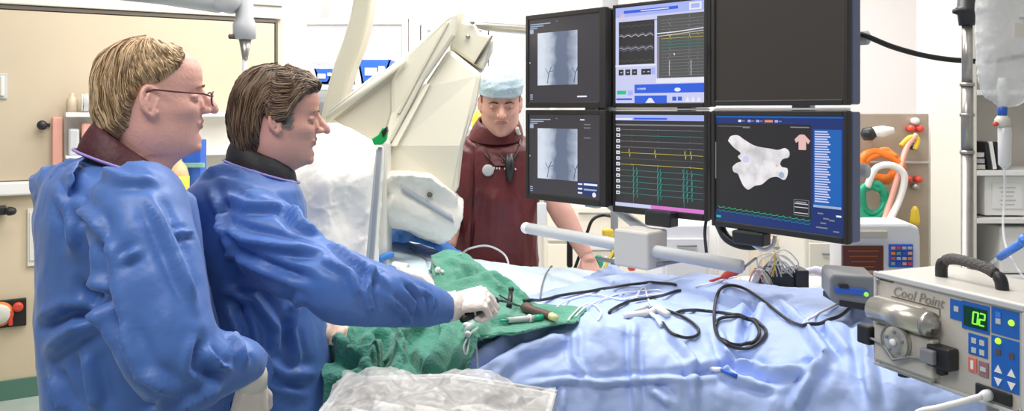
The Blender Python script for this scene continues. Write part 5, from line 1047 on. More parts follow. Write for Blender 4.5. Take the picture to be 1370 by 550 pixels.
def head_mb(fat=1., nose=1., brow=1.):
    mb = MB(); nt_ = 48; zz = list(np.linspace(-.13, -.03, 7))+list(np.linspace(-.025, .234, 66)); rg = []
    for z in zz:
        r = []
        for j in range(nt_):
            th = 2*math.pi*j/nt_; p = hs(th, z, fat)
            if p.x > .03:
                for bz, bh, bw, by in BUMP: p.x += bh*math.exp(-((z-bz)/bw)**2-(p.y/by)**2)
            # eye sockets, cheekbones, temples
            for sy in (-1, 1):
                d = ((p.y-sy*.031)**2+(z-.122)**2)**.5
                if p.x > .03: p.x -= .010*math.exp(-(d/.015)**2)
                d = ((p.y-sy*.047)**2*.6+(z-.095)**2)**.5
                if p.x > .0: p += Vector((.006, sy*.003, 0))*math.exp(-(d/.02)**2)
                d = ((p.y-sy*.026)**2*.4+(z-.141)**2*2.)**.5
                if p.x > .03: p.x += .005*brow*math.exp(-(d/.012)**2)
            r.append(p)
        rg.append(r)
    mb.loft(rg)
    n = nose
    mb.tube([(.086, 0, .146), (.094, 0, .132), (.103*1, 0, .119), (.1145, 0, .108), (.1205+.003*n, 0, .099)], [.010, .0095, .0105, .0115, .0110], 12); mb.tube([(.086, -.004, .134), (.092, -.011, .112), (.097, -.014, .098)], [.006, .008, .008], 12); mb.tube([(.086, .004, .134), (.092, .011, .112), (.097, .014, .098)], [.006, .008, .008], 12)
    mb.ball((.1205+.004*n, 0, .0965), .0100); mb.ball((.106, .0115, .0945), (.011, .0075, .008)); mb.ball((.106, -.0115, .0945), (.011, .0075, .008)); mb.ball((.103, 0, .093), (.014, .009, .007))
    mb.tube([(.090, -.026, .066), (.096, -.014, .0705), (.0985, 0, .0725), (.096, .014, .0705), (.090, .026, .066)], [.002, .0042, .0048, .0042, .002], 10)
    mb.tube([(.090, -.024, .0645), (.0945, -.013, .061), (.0965, 0, .0595), (.0945, .013, .061), (.090, .024, .0645)], [.002, .0046, .0056, .0046, .002], 10)
    mb.ball((.086, 0, .018), (.014, .018, .014))
    for sy in (-1, 1):     # ears and eyelids
        pts = [];
        for k in range(15):
            q = -2.4+k*4.9/14; rx = .0165; rz = .030 if q > 0 else .027
            x = -.006-rx*math.cos(q)-.13*rz*math.sin(q); z = .110+rz*math.sin(q)
            pts.append((x, sy*(.0785+.0085*max(0, math.cos(q))), z))
        mb.tube(pts, [.0035]+[.0048]*13+[.004], 10)
        mb.tube([(.008, sy*.073, .117), (.002, sy*.077, .101), (.001, sy*.078, .090), (-.002, sy*.078, .080)], [.004, .006, .006, .0065], 10)
        mb.ball((-.003, sy*.078, .083), (.0085, .005, .0095)); mb.ball((-.010, sy*.0775, .110), (.0155, .0055, .027)); mb.tube([(-.008, sy*.082, .127), (-.014, sy*.0845, .111), (-.008, sy*.083, .095)], .0032, 8)
        mb.tube([(.076, sy*.046, .1225), (.0835, sy*.035, .1252), (.0845, sy*.025, .1248), (.083, sy*.016, .121)], [.0035, .0056, .0056, .003], 8)
        mb.tube([(.079, sy*.044, .120), (.0865, sy*.033, .1155), (.0865, sy*.024, .1155), (.084, sy*.017, .119)], [.002, .003, .003, .002], 8)
    return mb
def mjoin(parts):
    mb = MB()
    for me, mi in parts:
        mb.add([v.co.copy() for v in me.vertices], [tuple(p.vertices) for p in me.polygons])
        k = len(me.polygons)
        for i in range(k): mb.m[-k+i] = mi(me.polygons[i]) if callable(mi) else mi
    me = bpy.data.meshes.new('body'); me.from_pydata([tuple(v) for v in mb.v], [], mb.f); me.polygons.foreach_set('material_index', mb.m); me.update(); return me
def headframe(c, yaw, pitch, roll=0., s=1.):
    return Matrix.Translation(c) @ Matrix.Rotation(yaw, 4, 'Z') @ Matrix.Translation((0, 0, .0)) @ Matrix.Rotation(pitch, 4, 'Y') @ Matrix.Rotation(roll, 4, 'X') @ Matrix.Scale(s, 4)
def hair_piece(T, zl, thick, strands, mats, parent, name, dirf, slen, seed=1, top=.2345, sm=M['hairm'], wid=.0011, lump=.006, shell=True):
    """shell over the scalp + fine strands, one mesh"""
    rr = random.Random(seed)
    def S(th, t, k=1.):
        th = (th+math.pi) % (2*math.pi)-math.pi; z0 = zl(abs(th)); z = z0+(top-z0)*min(max(t, 0), 1); p = hs(th, z); q = Vector((p.x+.0, p.y, (z-.13)*1.15)); n = Vector((p.x, p.y*1.1, max(-.02, z-.12)*1.3)).normalized()
        e = min(1, t/.16+.12); h = thick(abs(th), t)*e
        h *= .85+.3*noise.noise(Vector((th*3, t*5, seed)))
        return p+n*h*k
    mb = MB(); nu, nv = 72, 26
    vs = [S(-math.pi+2*math.pi*i/nu, j/nv, .88) for j in range(nv+1) for i in range(nu)]
    mb.add(vs, [(j*nu+i, j*nu+(i+1) % nu, (j+1)*nu+(i+1) % nu, (j+1)*nu+i) for j in range(nv) for i in range(nu)]+[tuple(nv*nu+i for i in range(nu))], 0)
    for _ in range(strands):
        th = rr.uniform(-math.pi, math.pi); t = rr.random()**.8; dth, dt = dirf(th, t); L = slen*rr.uniform(.6, 1.25); pts = []; wob = rr.uniform(-.12, .12); lift = rr.uniform(.9, 1.12)
        for k in range(6):
            f = k/5; pts.append(S(th+(dth+wob*f)*L*f, t+dt*L*f, lift*(.97+.10*math.sin(f*2.6))+.06*f*rr.random()))
        mb.tube(pts, [wid, wid*1.2, wid*1.2, wid, wid*.7, wid*.2], 3, m=1+rr.randrange(len(mats)-1), caps=False)
    me = mb.mesh(name); me.transform(T); return mobj(name, me, mats, parent)
def ring(c, f, l, a, b, tilt=0., n=32, e=1.):
    return [c+f*a*math.copysign(abs(math.cos(q))**e, math.cos(q))+l*b*math.copysign(abs(math.sin(q))**e, math.sin(q))+Vector((0, 0, -tilt*math.cos(q))) for q in (2*math.pi*j/n for j in range(n))]
def hand_mb(W_, d, n, curls, thumb=(.5, .35), L=.19, right=True, spread=.06):
    d = Vector(d).normalized(); n = Vector(n); n = (n-d*n.dot(d)).normalized(); s = d.cross(n)*(-1 if right else 1)     # s points to the little finger side
    k = L/.19; mb = MB(); W_ = Vector(W_)
    mb.tube([W_-d*.03*k, W_, W_+d*.02*k], [.026*k, .027*k, .030*k], 16, flat=None)
    lens = [(.046, .027, .021), (.050, .031, .023), (.046, .029, .022), (.036, .022, .019)]; off = [-.033, -.011, .011, .031]; kn = [.088, .093, .089, .080]
    for i in range(4):
        base = W_+d*.01*k+s*off[i]*.55*k; K = W_+d*kn[i]*k+s*off[i]*k-n*.003*k
        mb.tube([base, base.lerp(K, .5), K], [.015*k, .0135*k, .0115*k], 12)
        if i: Kp = W_+d*kn[i-1]*k+s*off[i-1]*k-n*.003*k; mb.tube([W_+d*.03*k, Kp.lerp(K, .5)-d*.006], [.016*k, .0115*k], 12)
        p = K.copy(); ang = 0.; pts = [p.copy()]; sv = (d+s*off[i]*spread*20*.15).normalized()
        for j in range(3):
            ang += math.radians(curls[i][j] if hasattr(curls[i], '__len__') else curls[i]); v = sv*math.cos(ang)+n*math.sin(ang); p = p+v*lens[i][j]*k; pts.append(p.copy())
        q = [pts[0], pts[0].lerp(pts[1], .5), pts[1], pts[1].lerp(pts[2], .5), pts[2], pts[3].lerp(pts[2], .3), pts[3]]
        mb.tube(q, [.0105*k, .0092*k, .0095*k, .0082*k, .0085*k, .0075*k, .005*k], 12)
    t0 = W_+d*.022*k-s*.018*k+n*.008*k; t1 = t0+(d*.5-s*.62+n*thumb[0]).normalized()*.042*k; t2 = t1+(d*.85-s*.30+n*thumb[0]).normalized()*.034*k; t3 = t2+(d*.9+s*thumb[1]+n*thumb[0]).normalized()*.028*k
    mb.tube([t0, t0.lerp(t1, .5), t1, t1.lerp(t2, .5), t2, t2.lerp(t3, .7), t3], [.016*k, .0145*k, .012*k, .0105*k, .0108*k, .0095*k, .006*k], 12)
    return mb
def wrinkle(me, big, fine, seed, sc=(4.5, 13), str_=(1, 1, .55)):
    co = getco(me); no = getno(me); q = co*np.array(str_)
    setco(me, co+no*((crease(q*sc[0], seed)-.3)*big+(crease(q*sc[1], seed+9)-.3)*fine+(fbm(q*3, seed+4)-.5)*.012)[:, None]); return me
def person(name, label, loc): return thing(name, label, 'person', loc)
def fit(T, parts):
    for m in parts: m.transform(T)
# ---------- 1: blond surgeon at the left
def surgeon(label, hc, yaw, pitch, hs_, rows, sleeves, legs, fat, skinm, seed, gfolds, gm='gown', brow=1., nose=1.):
    base = Vector((rows[-1][0].x, rows[-1][0].y, 0)); t = person('person', label, base)
    T = headframe(hc, yaw, pitch, 0, hs_)
    hm = remesh(head_mb(fat, nose, brow), .0026, 4, .45)
    lipc = Vector((.098, 0, .0655))
    lipf = [((p.center.x > .088) and abs(p.center.z-.0655) < .0085 and abs(p.center.y) < .024-.9*abs(p.center.z-.0655)) for p in hm.polygons]
    hm.transform(T)
    core = MB(); f = Vector((math.cos(yaw), math.sin(yaw), 0)); l = Vector((-f.y, f.x, 0))
    nk = T @ Vector((-.015, 0, -.10)); top = rows[0][0]
    core.tube([T @ Vector((-.012, 0, -.02)), nk, rows[1][0]+Vector((0, 0, -.02)), rows[3][0], rows[-1][0]+Vector((0, 0, .25))], [.052, .056, .085, .12, .12], 20)
    for sl in sleeves: core.tube([p for p, r in sl], [max(.024, r*.42) for p, r in sl], 14)
    for sy in (-1, 1):
        hip = rows[-1][0]+l*.10*sy; hip = Vector((hip.x, hip.y, .85)); core.tube([hip, Vector((hip.x, hip.y, .48)), Vector((hip.x, hip.y, .09))], [.085, .06, .045], 14)
        core.tube([Vector((hip.x, hip.y, .05))-f*.06, Vector((hip.x, hip.y, .055)), Vector((hip.x, hip.y, .035))+f*.14], [.035, .045, .03], 14)
    cm = remesh(core, .012, 3)
    idx = iter(lipf)
    body = mjoin([(hm, lambda p: 1 if lipf[p.index] else 0), (cm, 0)])
    # shoes touch the floor
    z0 = min(v.co.z for v in body.vertices)
    for v in body.vertices:
        if v.co.z < .3: v.co.z -= z0*(1-v.co.z/.3)
    mobj('body', body, [skinm, M['lip']], t)
    # eyes
    for sy in (-1, 1):
        e = T @ Vector((.0745, sy*.0305, .1205)); o = MB().ball(e, .0104*hs_, seg=16).obj('eye', M['eye'], t)
        MB().lathe(T @ Vector((.0846, sy*.0305, .1185)), (T.to_3x3() @ Vector((1, 0, -.2))), [(.0055, -.001), (.0052, .0008), (.001, .0014)], 14).obj('iris', M['iris'], o)
        MB().tube([T @ Vector(q) for q in ((.0815, sy*.018, .1205), (.0868, sy*.029, .1215), (.0805, sy*.043, .1215))], [.0008, .0016, .001], 6).obj('lashes', M['hairm'], t)
        bp_ = [T @ Vector(q) for q in ((.0985, sy*.014, .1435), (.099, sy*.026, .1475), (.091, sy*.040, .1455), (.082, sy*.050, .1400))]
        MB().tube(bp_, [.0022, .003, .0026, .0012], 6, flat=.6).obj('eyebrow', M['hairb3'] if seed == 1 else M['hairm2'], t)
    # gown
    g = MB(); g.loft([ring(c, Vector((math.cos(y_), math.sin(y_), 0)), Vector((-math.sin(y_), math.cos(y_), 0)), a, b, tl, 40) for c, a, b, y_, tl in rows])
    for sl in sleeves:
        ps = spline([p for p, r in sl], 5); rs_ = np.interp(np.linspace(0, len(sl)-1, len(ps)), range(len(sl)), [r for p, r in sl]); g.tube(ps, list(rs_), 22)
    gme = remesh(g, .0075, 5, .5); wrinkle(gme, .005, .002, seed*10); co = getco(gme); setco(gme, co+getno(gme)*(foldfield(co*np.array([1, 1, .7]), seed*7)*.20+foldfield(co*1.9, seed*9)*.045-.004)[:, None])
    folds(gme, [(a_, b_*1.35, c_*.85) for a_, b_, c_ in gfolds]); co = getco(gme)
    gw = mobj('gown', gme, M[gm], t)
    return t, T, gw, gme
def RW(x, y, d, a, b, yaw, tilt=0.): return (P(x, y, d), a, b, yaw, tilt)
ya = .42
rows1 = [RW(170, 226, 1.70, .075, .085, ya, .03), RW(163, 236, 1.70, .12, .15, ya, .03), RW(160, 252, 1.705, .145, .20, ya, .02), RW(157, 290, 1.71, .158, .215, ya, .01), RW(164, 350, 1.72, .162, .215, ya), RW(170, 420, 1.73, .172, .22, ya), RW(180, 500, 1.74, .178, .225, ya), RW(184, 600, 1.75, .185, .235, ya), RW(180, 740, 1.76, .21, .24, ya), RW(180, 880, 1.77, .215, .245, ya)]
sl1 = [[(P(178, 262, 1.55), .085), (P(186, 300, 1.50), .095), (P(205, 380, 1.45), .092), (P(222, 450, 1.42), .088), (P(248, 488, 1.42), .082), (P(305, 486, 1.46), .062), (P(330, 486, 1.49), .052), (P(341, 490, 1.51), .040)],
       [(P(180, 262, 1.88), .085), (P(200, 340, 1.93), .085), (P(235, 440, 1.93), .08), (P(300, 490, 1.85), .06), (P(340, 500, 1.70), .045)]]
f1 = [([(200, 262), (235, 340), (262, 410)], .012, .012), ([(140, 300), (135, 360), (150, 420), (160, 470)], -.013, .016), ([(60, 470), (100, 440), (150, 415)], .014, .014), ([(50, 440), (90, 420), (140, 425)], -.014, .012),
      ([(110, 380), (140, 405), (155, 440)], -.016, .014), ([(160, 430), (190, 500), (240, 530)], .012, .014), ([(270, 450), (262, 490), (300, 510)], -.012, .010), ([(230, 310), (258, 312)], .008, .006), ([(165, 350), (185, 335)], .008, .008),
      ([(75, 250), (95, 290), (100, 340)], .012, .014), ([(130, 225), (170, 240), (210, 240)], .008, .012), ([(300, 440), (320, 460), (330, 490)], .010, .008), ([(70, 500), (90, 550)], .014, .014), ([(115, 470), (130, 550)], .014, .014), ([(300, 510), (250, 540), (190, 560)], .012, .012), ([(90, 260), (130, 300), (150, 350)], .010, .012), ([(275, 470), (290, 490), (310, 495)], .010, .007)]
p1, T1, gw1, gm1 = surgeon('person at far left with blond hair, thin glasses and a blue surgical gown', P(202, 207, 1.72)+Vector((0, 0, -.0)), .44, .02, .985, rows1, sl1, None, 1.06, M['skin'], 1, f1, nose=.7)
def zl1(a): return sp1([0, .35, .7, 1.05, 1.35, 1.62, 1.75, 2.0, 2.5, 3.15], [.226, .224, .212, .178, .150, .138, .112, .060, .030, .022], a)
def th1(a, t): return sp1([0, .8, 1.4, 2.2, 3.15], [.004, .008, .013, .020, .022], a)*(1-.25*t)
hair_piece(T1, zl1, th1, 2600, [M['hairb'], M['hairb'], M['hairb2'], M['hairb3']], p1, 'hair', lambda th, t: (-.35*math.copysign(1, th), -1.0), .26, 1)
# glasses
def gl(p): return T1 @ Vector(p)
gg = MB()
go = MB().tube([gl((.118+.0, .008, .124)), gl((.1205, 0, .126)), gl((.118, -.008, .124))], .0012, 8).obj('glasses', M['marcol'], p1)
for sy in (-1, 1):
    MB().tube([gl((.1175-.006*(abs(math.cos(q)))*(1 if math.cos(q)*1 > 0 else 0), sy*(.031+.023*math.cos(q)), .1195+.0145*math.sin(q))) for q in np.linspace(0, 2*math.pi, 25)[:-1]], .0013, 8, closed=True).obj('lens_rim', M['marcol'], go)
    MB().tube([gl((.111, sy*.054, .124)), gl((.095, sy*.067, .1285)), gl((.04, sy*.081, .131)), gl((.0, sy*.083, .134)), gl((-.012, sy*.082, .130)), gl((-.022, sy*.080, .118))], .0017, 8).obj('temple_arm', M['marcol'], go)
    MB().add([gl((.116, sy*(.031+.022*math.cos(q)), .1195+.0135*math.sin(q))) for q in np.linspace(0, 2*math.pi, 21)[:-1]]+[gl((.1172, sy*(.031+.022*math.cos(q)), .1195+.0135*math.sin(q))) for q in np.linspace(0, 2*math.pi, 21)[:-1]], [tuple(range(20)), tuple(range(39, 19, -1))]+[(i, (i+1) % 20, (i+1) % 20+20, i+20) for i in range(20)]).obj('lens', mat('lens_glass', (.9, .95, .97), .05, alpha=.18), go, smooth=False)
def collar(parent, c0, c1, yaw, r0, r1, t0, t1, m, pip=None):
    f = Vector((math.cos(yaw), math.sin(yaw), 0)); l = Vector((-f.y, f.x, 0)); rg = []
    for k in range(7):
        u = k/6; c = c0.lerp(c1, u); rg.append(ring(c, f, l, r0[0]+(r1[0]-r0[0])*u+.004*math.sin(u*3.1), r0[1]+(r1[1]-r0[1])*u+.004*math.sin(u*3.1), t0+(t1-t0)*u, 40))
    inner = [ring(c1.lerp(c0, u), f, l, (r1[0]+(r0[0]-r1[0])*u)-.007, (r1[1]+(r0[1]-r1[1])*u)-.007, t1+(t0-t1)*u, 40) for u in (0, .5, 1)]
    o = MB().loft(rg+inner, caps=False).obj('collar', m, parent)
    if pip: MB().tube(ring(pip[0], f, l, pip[1], pip[2], pip[3], 48), .0028, 8, closed=True).obj('neck_binding', M['piping'], parent)
    return o
collar(p1, P(166, 224, 1.70), P(172, 196, 1.70), ya, (.088, .096), (.066, .070), .032, .048, M['marcol'], (P(168, 222, 1.70), .095, .106, .036))
# gown flap sticking out behind the shoulder
G = netsurf([[P(42, 236, 1.74), P(68, 222, 1.68), P(112, 210, 1.60)], [P(40, 250, 1.72), P(64, 244, 1.62), P(100, 236, 1.53)], [P(48, 285, 1.74), P(62, 280, 1.66), P(90, 275, 1.54)], [P(52, 330, 1.78), P(62, 330, 1.72), P(84, 330, 1.62)]], 30, 40)
me = flipcam(gridmesh(G)); co = getco(me); no = getno(me); setco(me, co+no*((crease(co*18, 5)-.3)*.010)[:, None]); mobj('gown_flap', me, M['gown'], p1, solid=.003)
gl1 = remesh(hand_mb(P(338, 510, 1.55), (-.12, -.02, -1), (-.5, .8, 0), [(22, 30, 25)]*4, L=.165), .0028, 3)
mobj('glove', gl1, M['glove'], p1)
MB().tube([P(336, 488, 1.53), P(338, 503, 1.54), P(338, 518, 1.545)], [.024, .027, .026], 20).obj('glove_cuff', M['offw'], p1)
# ---------- 2: dark-haired surgeon
yb = .30
rows2 = [RW(352, 226, 2.06, .085, .09, yb, .03), RW(342, 240, 2.06, .115, .15, yb, .03), RW(330, 264, 2.07, .145, .20, yb, .02), RW(328, 310, 2.08, .150, .205, yb, .01), RW(336, 370, 2.08, .158, .205, yb), RW(350, 440, 2.08, .165, .21, yb), RW(358, 520, 2.08, .17, .215, yb), RW(356, 620, 2.09, .18, .225, yb), RW(354, 730, 2.10, .20, .235, yb), RW(354, 850, 2.10, .205, .24, yb)]
sl2 = [[(P(330, 286, 1.90), .080), (P(354, 312, 1.86), .090), (P(400, 354, 1.80), .088), (P(450, 382, 1.78), .082), (P(500, 394, 1.80), .070), (P(550, 405, 1.86), .052), (P(592, 412, 1.92), .036), (P(600, 412, 1.93), .035)],
       [(P(345, 290, 2.22), .080), (P(395, 345, 2.28), .078), (P(455, 374, 2.33), .062), (P(510, 370, 2.42), .042), (P(534, 364, 2.45), .034)]]
f2 = [([(300, 260), (330, 275), (375, 278), (410, 305)], .014, .012), ([(290, 300), (330, 320), (380, 330), (430, 335)], .014, .012), ([(262, 235), (300, 225), (330, 232)], .010, .012), ([(300, 330), (350, 350), (420, 375)], -.012, .012),
      ([(440, 325), (480, 350), (520, 380)], .010, .010), ([(500, 355), (490, 390), (500, 425)], .010, .008), ([(540, 378), (560, 400), (558, 430)], -.010, .008), ([(300, 390), (340, 400), (370, 440), (365, 480)], .014, .014), ([(400, 400), (390, 440), (400, 490)], .012, .012),
      ([(430, 345), (470, 365), (480, 400)], .010, .010), ([(560, 385), (575, 395), (580, 420)], .008, .006), ([(330, 470), (380, 500), (420, 500)], .012, .014), ([(380, 270), (400, 300), (440, 318)], .010, .012), ([(310, 400), (330, 440), (335, 480)], -.014, .012), ([(520, 400), (540, 415), (550, 435)], .009, .007), ([(340, 500), (370, 520), (410, 530)], .01, .012), ([(280, 250), (300, 300), (310, 350)], .012, .012)]
p2, T2, gw2, gm2 = surgeon('person with swept-back brown hair in a blue gown reaching over the table', P(366, 219, 2.06), .30, .10, .965, rows2, sl2, None, 1.02, M['skin3'], 2, f2, brow=1.3)
def zl2(a): return sp1([0, .5, .9, 1.15, 1.3, 1.58, 1.75, 2.0, 2.5, 3.15], [.192, .190, .180, .150, .102, .100, .128, .050, -.012, -.022], a)
def th2(a, t): return sp1([0, .6, 1.4, 2.2, 3.15], [.020, .020, .015, .022, .026], a)
hair_piece(T2, zl2, th2, 3200, [M['hairm'], M['hairm'], M['hairm2'], M['hairm3']], p2, 'hair', lambda th, t: ((1.0*math.copysign(1, th), .55 if abs(th) < .9 else -.15) if abs(th) < 1.6 else (.35*math.copysign(1, th), -1.0)), .42, 5, lump=.01, wid=.0013)
def zs2(a): return sp1([0, 1.1, 1.2, 1.55, 1.65, 3.15], [.234, .234, .097, .095, .234, .234], a)
rr = random.Random(8)
for sgn in (-1, 1):
    mb = MB()
    for _ in range(260):
        z = rr.uniform(.098, .160); th = sgn*(rr.uniform(1.10, 1.55)); pts = []
        for k in range(4):
            p = hs(th+sgn*.10*k/3, z-.012*k/3); n = Vector((p.x*.3, p.y, 0)).normalized(); pts.append(T2 @ (p+n*(.0025+.0020*rr.random())))
        mb.tube(pts, [.0009, .001, .0009, .0003], 3, caps=False)
    mb.obj('sideburn', M['hairg'], p2)
collar(p2, P(350, 228, 2.06), P(350, 204, 2.06), yb, (.084, .092), (.070, .075), .028, .030, M['navy'], (P(350, 229, 2.06), .090, .097, .030))
g2 = hand_mb(P(601, 407, 1.94), (1, .15, .12), (.10, .45, -1), [(58, 85, 55), (62, 88, 55), (66, 88, 55), (70, 88, 55)], (1.1, .9), L=.182)
me = remesh(g2, .0028, 3); co = getco(me); no = getno(me); setco(me, co+no*((crease(co*40, 3)-.3)*.0022)[:, None]); mobj('glove', me, M['glove'], p2)
MB().tube([P(588, 411, 1.92), P(600, 411, 1.93), P(614, 409, 1.945)], [.034, .035, .031], 22).obj('glove_cuff', M['glove'], p2)
g3 = hand_mb(P(536, 363, 2.45), (1, -.25, -.22), (-.2, -.1, -1), [(35, 45, 35), (38, 48, 35), (40, 50, 35), (42, 52, 35)], (1.4, .6), L=.175, right=False)
mobj('glove', remesh(g3, .003, 3), M['glove'], p2)
# black handle held in the near glove
hd = thing('catheter_control', 'black control handle gripped in the near gloved hand', 'handle', P(640, 424, 1.93))
a, b = P(618, 428, 1.92), P(664, 402, 2.02)
MB().tube([a, a.lerp(b, .25), a.lerp(b, .3), b], [.008, .0115, .009, .009], 14).obj('handle_body', M['black'], hd)
MB().tube([a.lerp(b, .26), a.lerp(b, .30)], .0122, 14).obj('white_ring', M['white'], hd)
MB().tube(spline([b, P(678, 404, 2.08), P_on(690, 412, .01)], 5), .0028, 8).obj('shaft', M['black'], hd)
# ---------- 3: man in the maroon apron
yc = -math.pi/2+.06; f3v = Vector((math.cos(yc), math.sin(yc), 0)); l3 = Vector((-f3v.y, f3v.x, 0))
t3 = person('person', 'person in pale blue cap and maroon apron behind the table, looking down', P(664, 147, 3.52).xy.to_3d())
T3 = headframe(P(669, 175, 3.47), yc, .30, 0, 1.03)
hm = remesh(head_mb(1.12, 1., 1.2), .003, 3, .45); lf = [((p.center.x > .088) and abs(p.center.z-.0655) < .0075 and abs(p.center.y) < .022) for p in hm.polygons]; hm.transform(T3)
c3 = P(664, 147, 3.52)
def Z3(z): return Vector((c3.x, c3.y, z))
core = MB(); core.tube([T3 @ Vector((-.012, 0, -.03)), Z3(1.48), Z3(1.38), Z3(1.0), Z3(.9)], [.055, .07, .13, .13, .13], 20)
shR = Z3(1.42)-l3*.185*-1; shL = Z3(1.42)-l3*.185
la3 = Z3(1.42)+Vector((.19, 0, 0)); ra3 = Z3(1.42)+Vector((-.17, 0, 0))
elb = P(742, 268, 3.50); wr = P(786, 344, 3.33)
core.tube([la3, elb+Vector((.01, .02, .02)), elb, elb.lerp(wr, .3), elb.lerp(wr, .7), wr], [.062, .050, .050, .050, .036, .029], 18)
core.tube([ra3, P(612, 262, 3.50), P(600, 330, 3.35)], [.06, .045, .03], 16)
for sy in (-1, 1):
    hp_ = Z3(.9)+l3*.10*sy; core.tube([hp_, Vector((hp_.x, hp_.y, .48)), Vector((hp_.x, hp_.y, .09))], [.085, .06, .045], 14); core.tube([Vector((hp_.x, hp_.y+.05, .05)), Vector((hp_.x, hp_.y, .055)), Vector((hp_.x, hp_.y-.14, .035))], [.035, .045, .03], 14)
cm = remesh(core, .009, 4)
hn = remesh(hand_mb(wr+Vector((.0, 0, -.004)), (.12, -.45, -.55), (-.1, .6, -.9), [(12, 35, 30), (12, 32, 30), (14, 34, 30), (16, 36, 30)], (.5, .2), L=.19, right=False), .003, 3)
bd3 = mjoin([(hm, lambda p: 1 if lf[p.index] else 0), (cm, 0), (hn, 0)])
z0 = min(v.co.z for v in bd3.vertices)
for v in bd3.vertices:
    if v.co.z < .3: v.co.z -= z0*(1-v.co.z/.3)
mobj('body', bd3, [M['skin3'], M['lip']], t3)
for sy in (-1, 1):
    e = T3 @ Vector((.0765, sy*.0305, .1205)); MB().ball(e, .0112, seg=16).obj('eye', M['skin3'], t3)
    MB().tube([T3 @ Vector(q) for q in ((.0985, sy*.014, .1435), (.099, sy*.026, .1475), (.091, sy*.040, .1455), (.082, sy*.050, .1400))], [.0026, .0034, .003, .0014], 6).obj('eyebrow', M['hairm3'], t3)
    MB().tube([T3 @ Vector(q) for q in ((.0845, sy*.018, .119), (.0885, sy*.030, .1185), (.083, sy*.042, .1195))], [.001, .0014, .001], 6).obj('lashes', M['hairm3'], t3)
# cap
def zlc(a): return sp1([0, 1.2, 1.6, 3.15], [.168, .160, .150, .110], a)
def cap_mesh():
    mb = MB(); nu, nv = 60, 24; vs = []
    for j in range(nv+1):
        for i in range(nu):
            th = -math.pi+2*math.pi*i/nu; z0 = zlc(abs(th)); t = j/nv; z = z0+(.2345-z0)*t; p = hs(th, z); n = Vector((p.x, p.y, max(0, z-.15)*1.5)).normalized()
            h = (.006+.016*math.sin(min(1, t*1.6)*math.pi/2)); vs.append(p+n*h+Vector((0, 0, .020*t)))
    mb.add(vs, [(j*nu+i, j*nu+(i+1) % nu, (j+1)*nu+(i+1) % nu, (j+1)*nu+i) for j in range(nv) for i in range(nu)]+[tuple(nv*nu+i for i in range(nu))])
    me = mb.mesh(); co = getco(me); no = getno(me); setco(me, co+no*((crease(co*30, 2)-.3)*.006)[:, None]); me.transform(T3); return me
mobj('surgical_cap', cap_mesh(), M['capm'], t3, solid=.002)
mb = MB().tube([T3 @ (hs(th, zlc(abs(th))+.003)*1.0+Vector((math.cos(th)*.006, math.sin(th)*.006, 0))) for th in np.linspace(-math.pi, math.pi, 49)[:-1]], .0035, 8, closed=True); mb.obj('cap_band', mat('cap_band_fabric', (.42, .60, .78), .8), t3)
rr = random.Random(4)
for sgn in (-1, 1):
    mb = MB()
    for _ in range(160):
        z = rr.uniform(.128, .160); th = sgn*rr.uniform(1.25, 1.55); p = hs(th, z); n = Vector((0, p.y, 0)).normalized(); mb.tube([T3 @ (p+n*.002), T3 @ (p+n*.004+Vector((-.002, 0, -.008)))], [.001, .0004], 3, caps=False)
    mb.obj('side_hair', M['hairm2'], t3)
# apron
def r3(z, a, b, dx=0., tl=0.): return ring(Z3(z)+Vector((dx, 0, 0)), f3v, l3, a, b, tl, 40)
ap = MB().loft([r3(1.50, .085, .095, 0, .02), r3(1.475, .11, .15, 0, .02), r3(1.44, .125, .185, .0, .01), r3(1.36, .14, .185), r3(1.22, .15, .178), r3(1.05, .155, .183, -.008), r3(.9, .158, .195, -.01), r3(.7, .165, .215), r3(.52, .17, .225)])
am = remesh(ap, .008, 4); wrinkle(am, .014, .005, 333, (4, 12), (1, 1, .6))
folds(am, [([(632, 190), (633, 260), (630, 350)], -.010, .008), ([(660, 260), (656, 330)], .008, .014), ([(690, 250), (700, 340)], .008, .014), ([(640, 250), (625, 320)], .008, .010), ([(615, 180), (640, 200)], .008, .012)])
apo = mobj('lead_apron', am, M['maroon'], t3); AB = bvh_of([am]) if False else None
amw = apo.data.copy(); amw.transform(Matrix.Translation(t3.location)); AB = bvh_of([amw])
def onap(x, y, up=.004): return hit(AB, x, y, up, 3.38)
MB().tube([onap(632, 185, .001), onap(633, 220, .001), onap(632, 270, .001), onap(630, 330, .001)], .0035, 6).obj('seam', M['marcol'], apo)
slv = MB().tube([ra3+Vector((-.0, 0, .01)), ra3+Vector((-.05, .01, -.05)), P(612, 258, 3.52), P(603, 300, 3.42)], [.075, .072, .060, .052], 18); mobj('sleeve', remesh(slv, .009, 4), M['black'], t3)
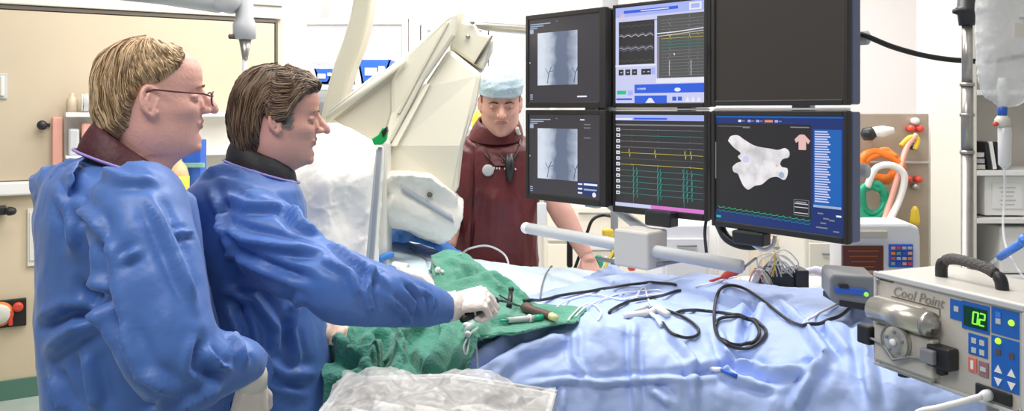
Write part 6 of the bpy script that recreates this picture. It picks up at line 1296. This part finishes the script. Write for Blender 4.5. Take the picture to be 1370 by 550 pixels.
slv = MB().tube([la3+Vector((0, 0, .01)), la3+Vector((.04, 0, -.06)), P(738, 248, 3.51)], [.075, .074, .066], 18); mobj('sleeve', remesh(slv, .009, 4), M['marcol'], t3)
collar(t3, Z3(1.488)+Vector((0, -.02, 0)), Z3(1.558)+Vector((.008, -.03, 0)), yc, (.10, .115), (.080, .086), .03, .028, M['maroon'])
bib = MB().prism([onap(x, y, .012) for x, y in ((645, 186), (694, 186), (690, 206), (679, 222), (662, 222), (648, 206))], (0, .006, 0)); bib.obj('collar_bib', M['maroon'], t3, bevel=.003)
MB().lathe(onap(653, 228, .006), (-.1, -1, .1), [(.020, -.006), (.024, 0), (.023, .006), (.016, .009), (.004, .010)], 24).obj('round_badge', M['lgrey'], t3)
MB().tube([onap(653, 222), onap(656, 212, .012), onap(648, 196, .014)], .002, 6).obj('badge_cord', M['black'], t3)
bt = MB().tube([onap(681, 206, .02), onap(682, 222, .02), onap(682, 243, .014)], [.014, .020, .012], 12).obj('hanging_loupe', M['black'], t3)
MB().tube([onap(668, 205, .014), onap(674, 214, .014), onap(681, 218, .016), onap(688, 212, .014), onap(694, 200, .014)], .004, 8).obj('neck_cord', M['black'], t3)
wsx = MB()
for k in range(9):
    if k in (3,): continue
    x = 661+k*3.6; h = .008 if k % 3 else .011; wsx.box(onap(x, 225+k*.15, .004), (.006, .002, h))
wsx.obj('chest_lettering', M['white'], apo, smooth=False)
MB().tube([onap(692, 172, .02), onap(694, 182, .02), onap(697, 192, .018)], [.008, .011, .006], 10).obj('collar_fastener', M['offw'], t3)
c = MB().lathe(P(640, 170, 3.75), (0, 0, 1), [(.03, 0), (.03, .05), (.012, .065), (.012, .075)], 16); tag(c.obj('sharps_bottle', M['yellow']), 'yellow bottle just visible behind the capped man\'s shoulder', 'bottle')
MB_s = MB().box(P(640, 171, 3.75)+Vector((0, 0.02, -.5)), (.2, .16, 1.0)); MB_s = MB().box((P(640, 0, 3.75).x, 3.8, P(0, 171, 3.75).z/2), (.25, .3, P(0, 171, 3.75).z)); tag(MB_s.obj('narrow_cabinet', M['white'], bevel=.006), 'narrow white cabinet hidden behind the man in maroon, carrying the yellow bottle', 'cabinet')
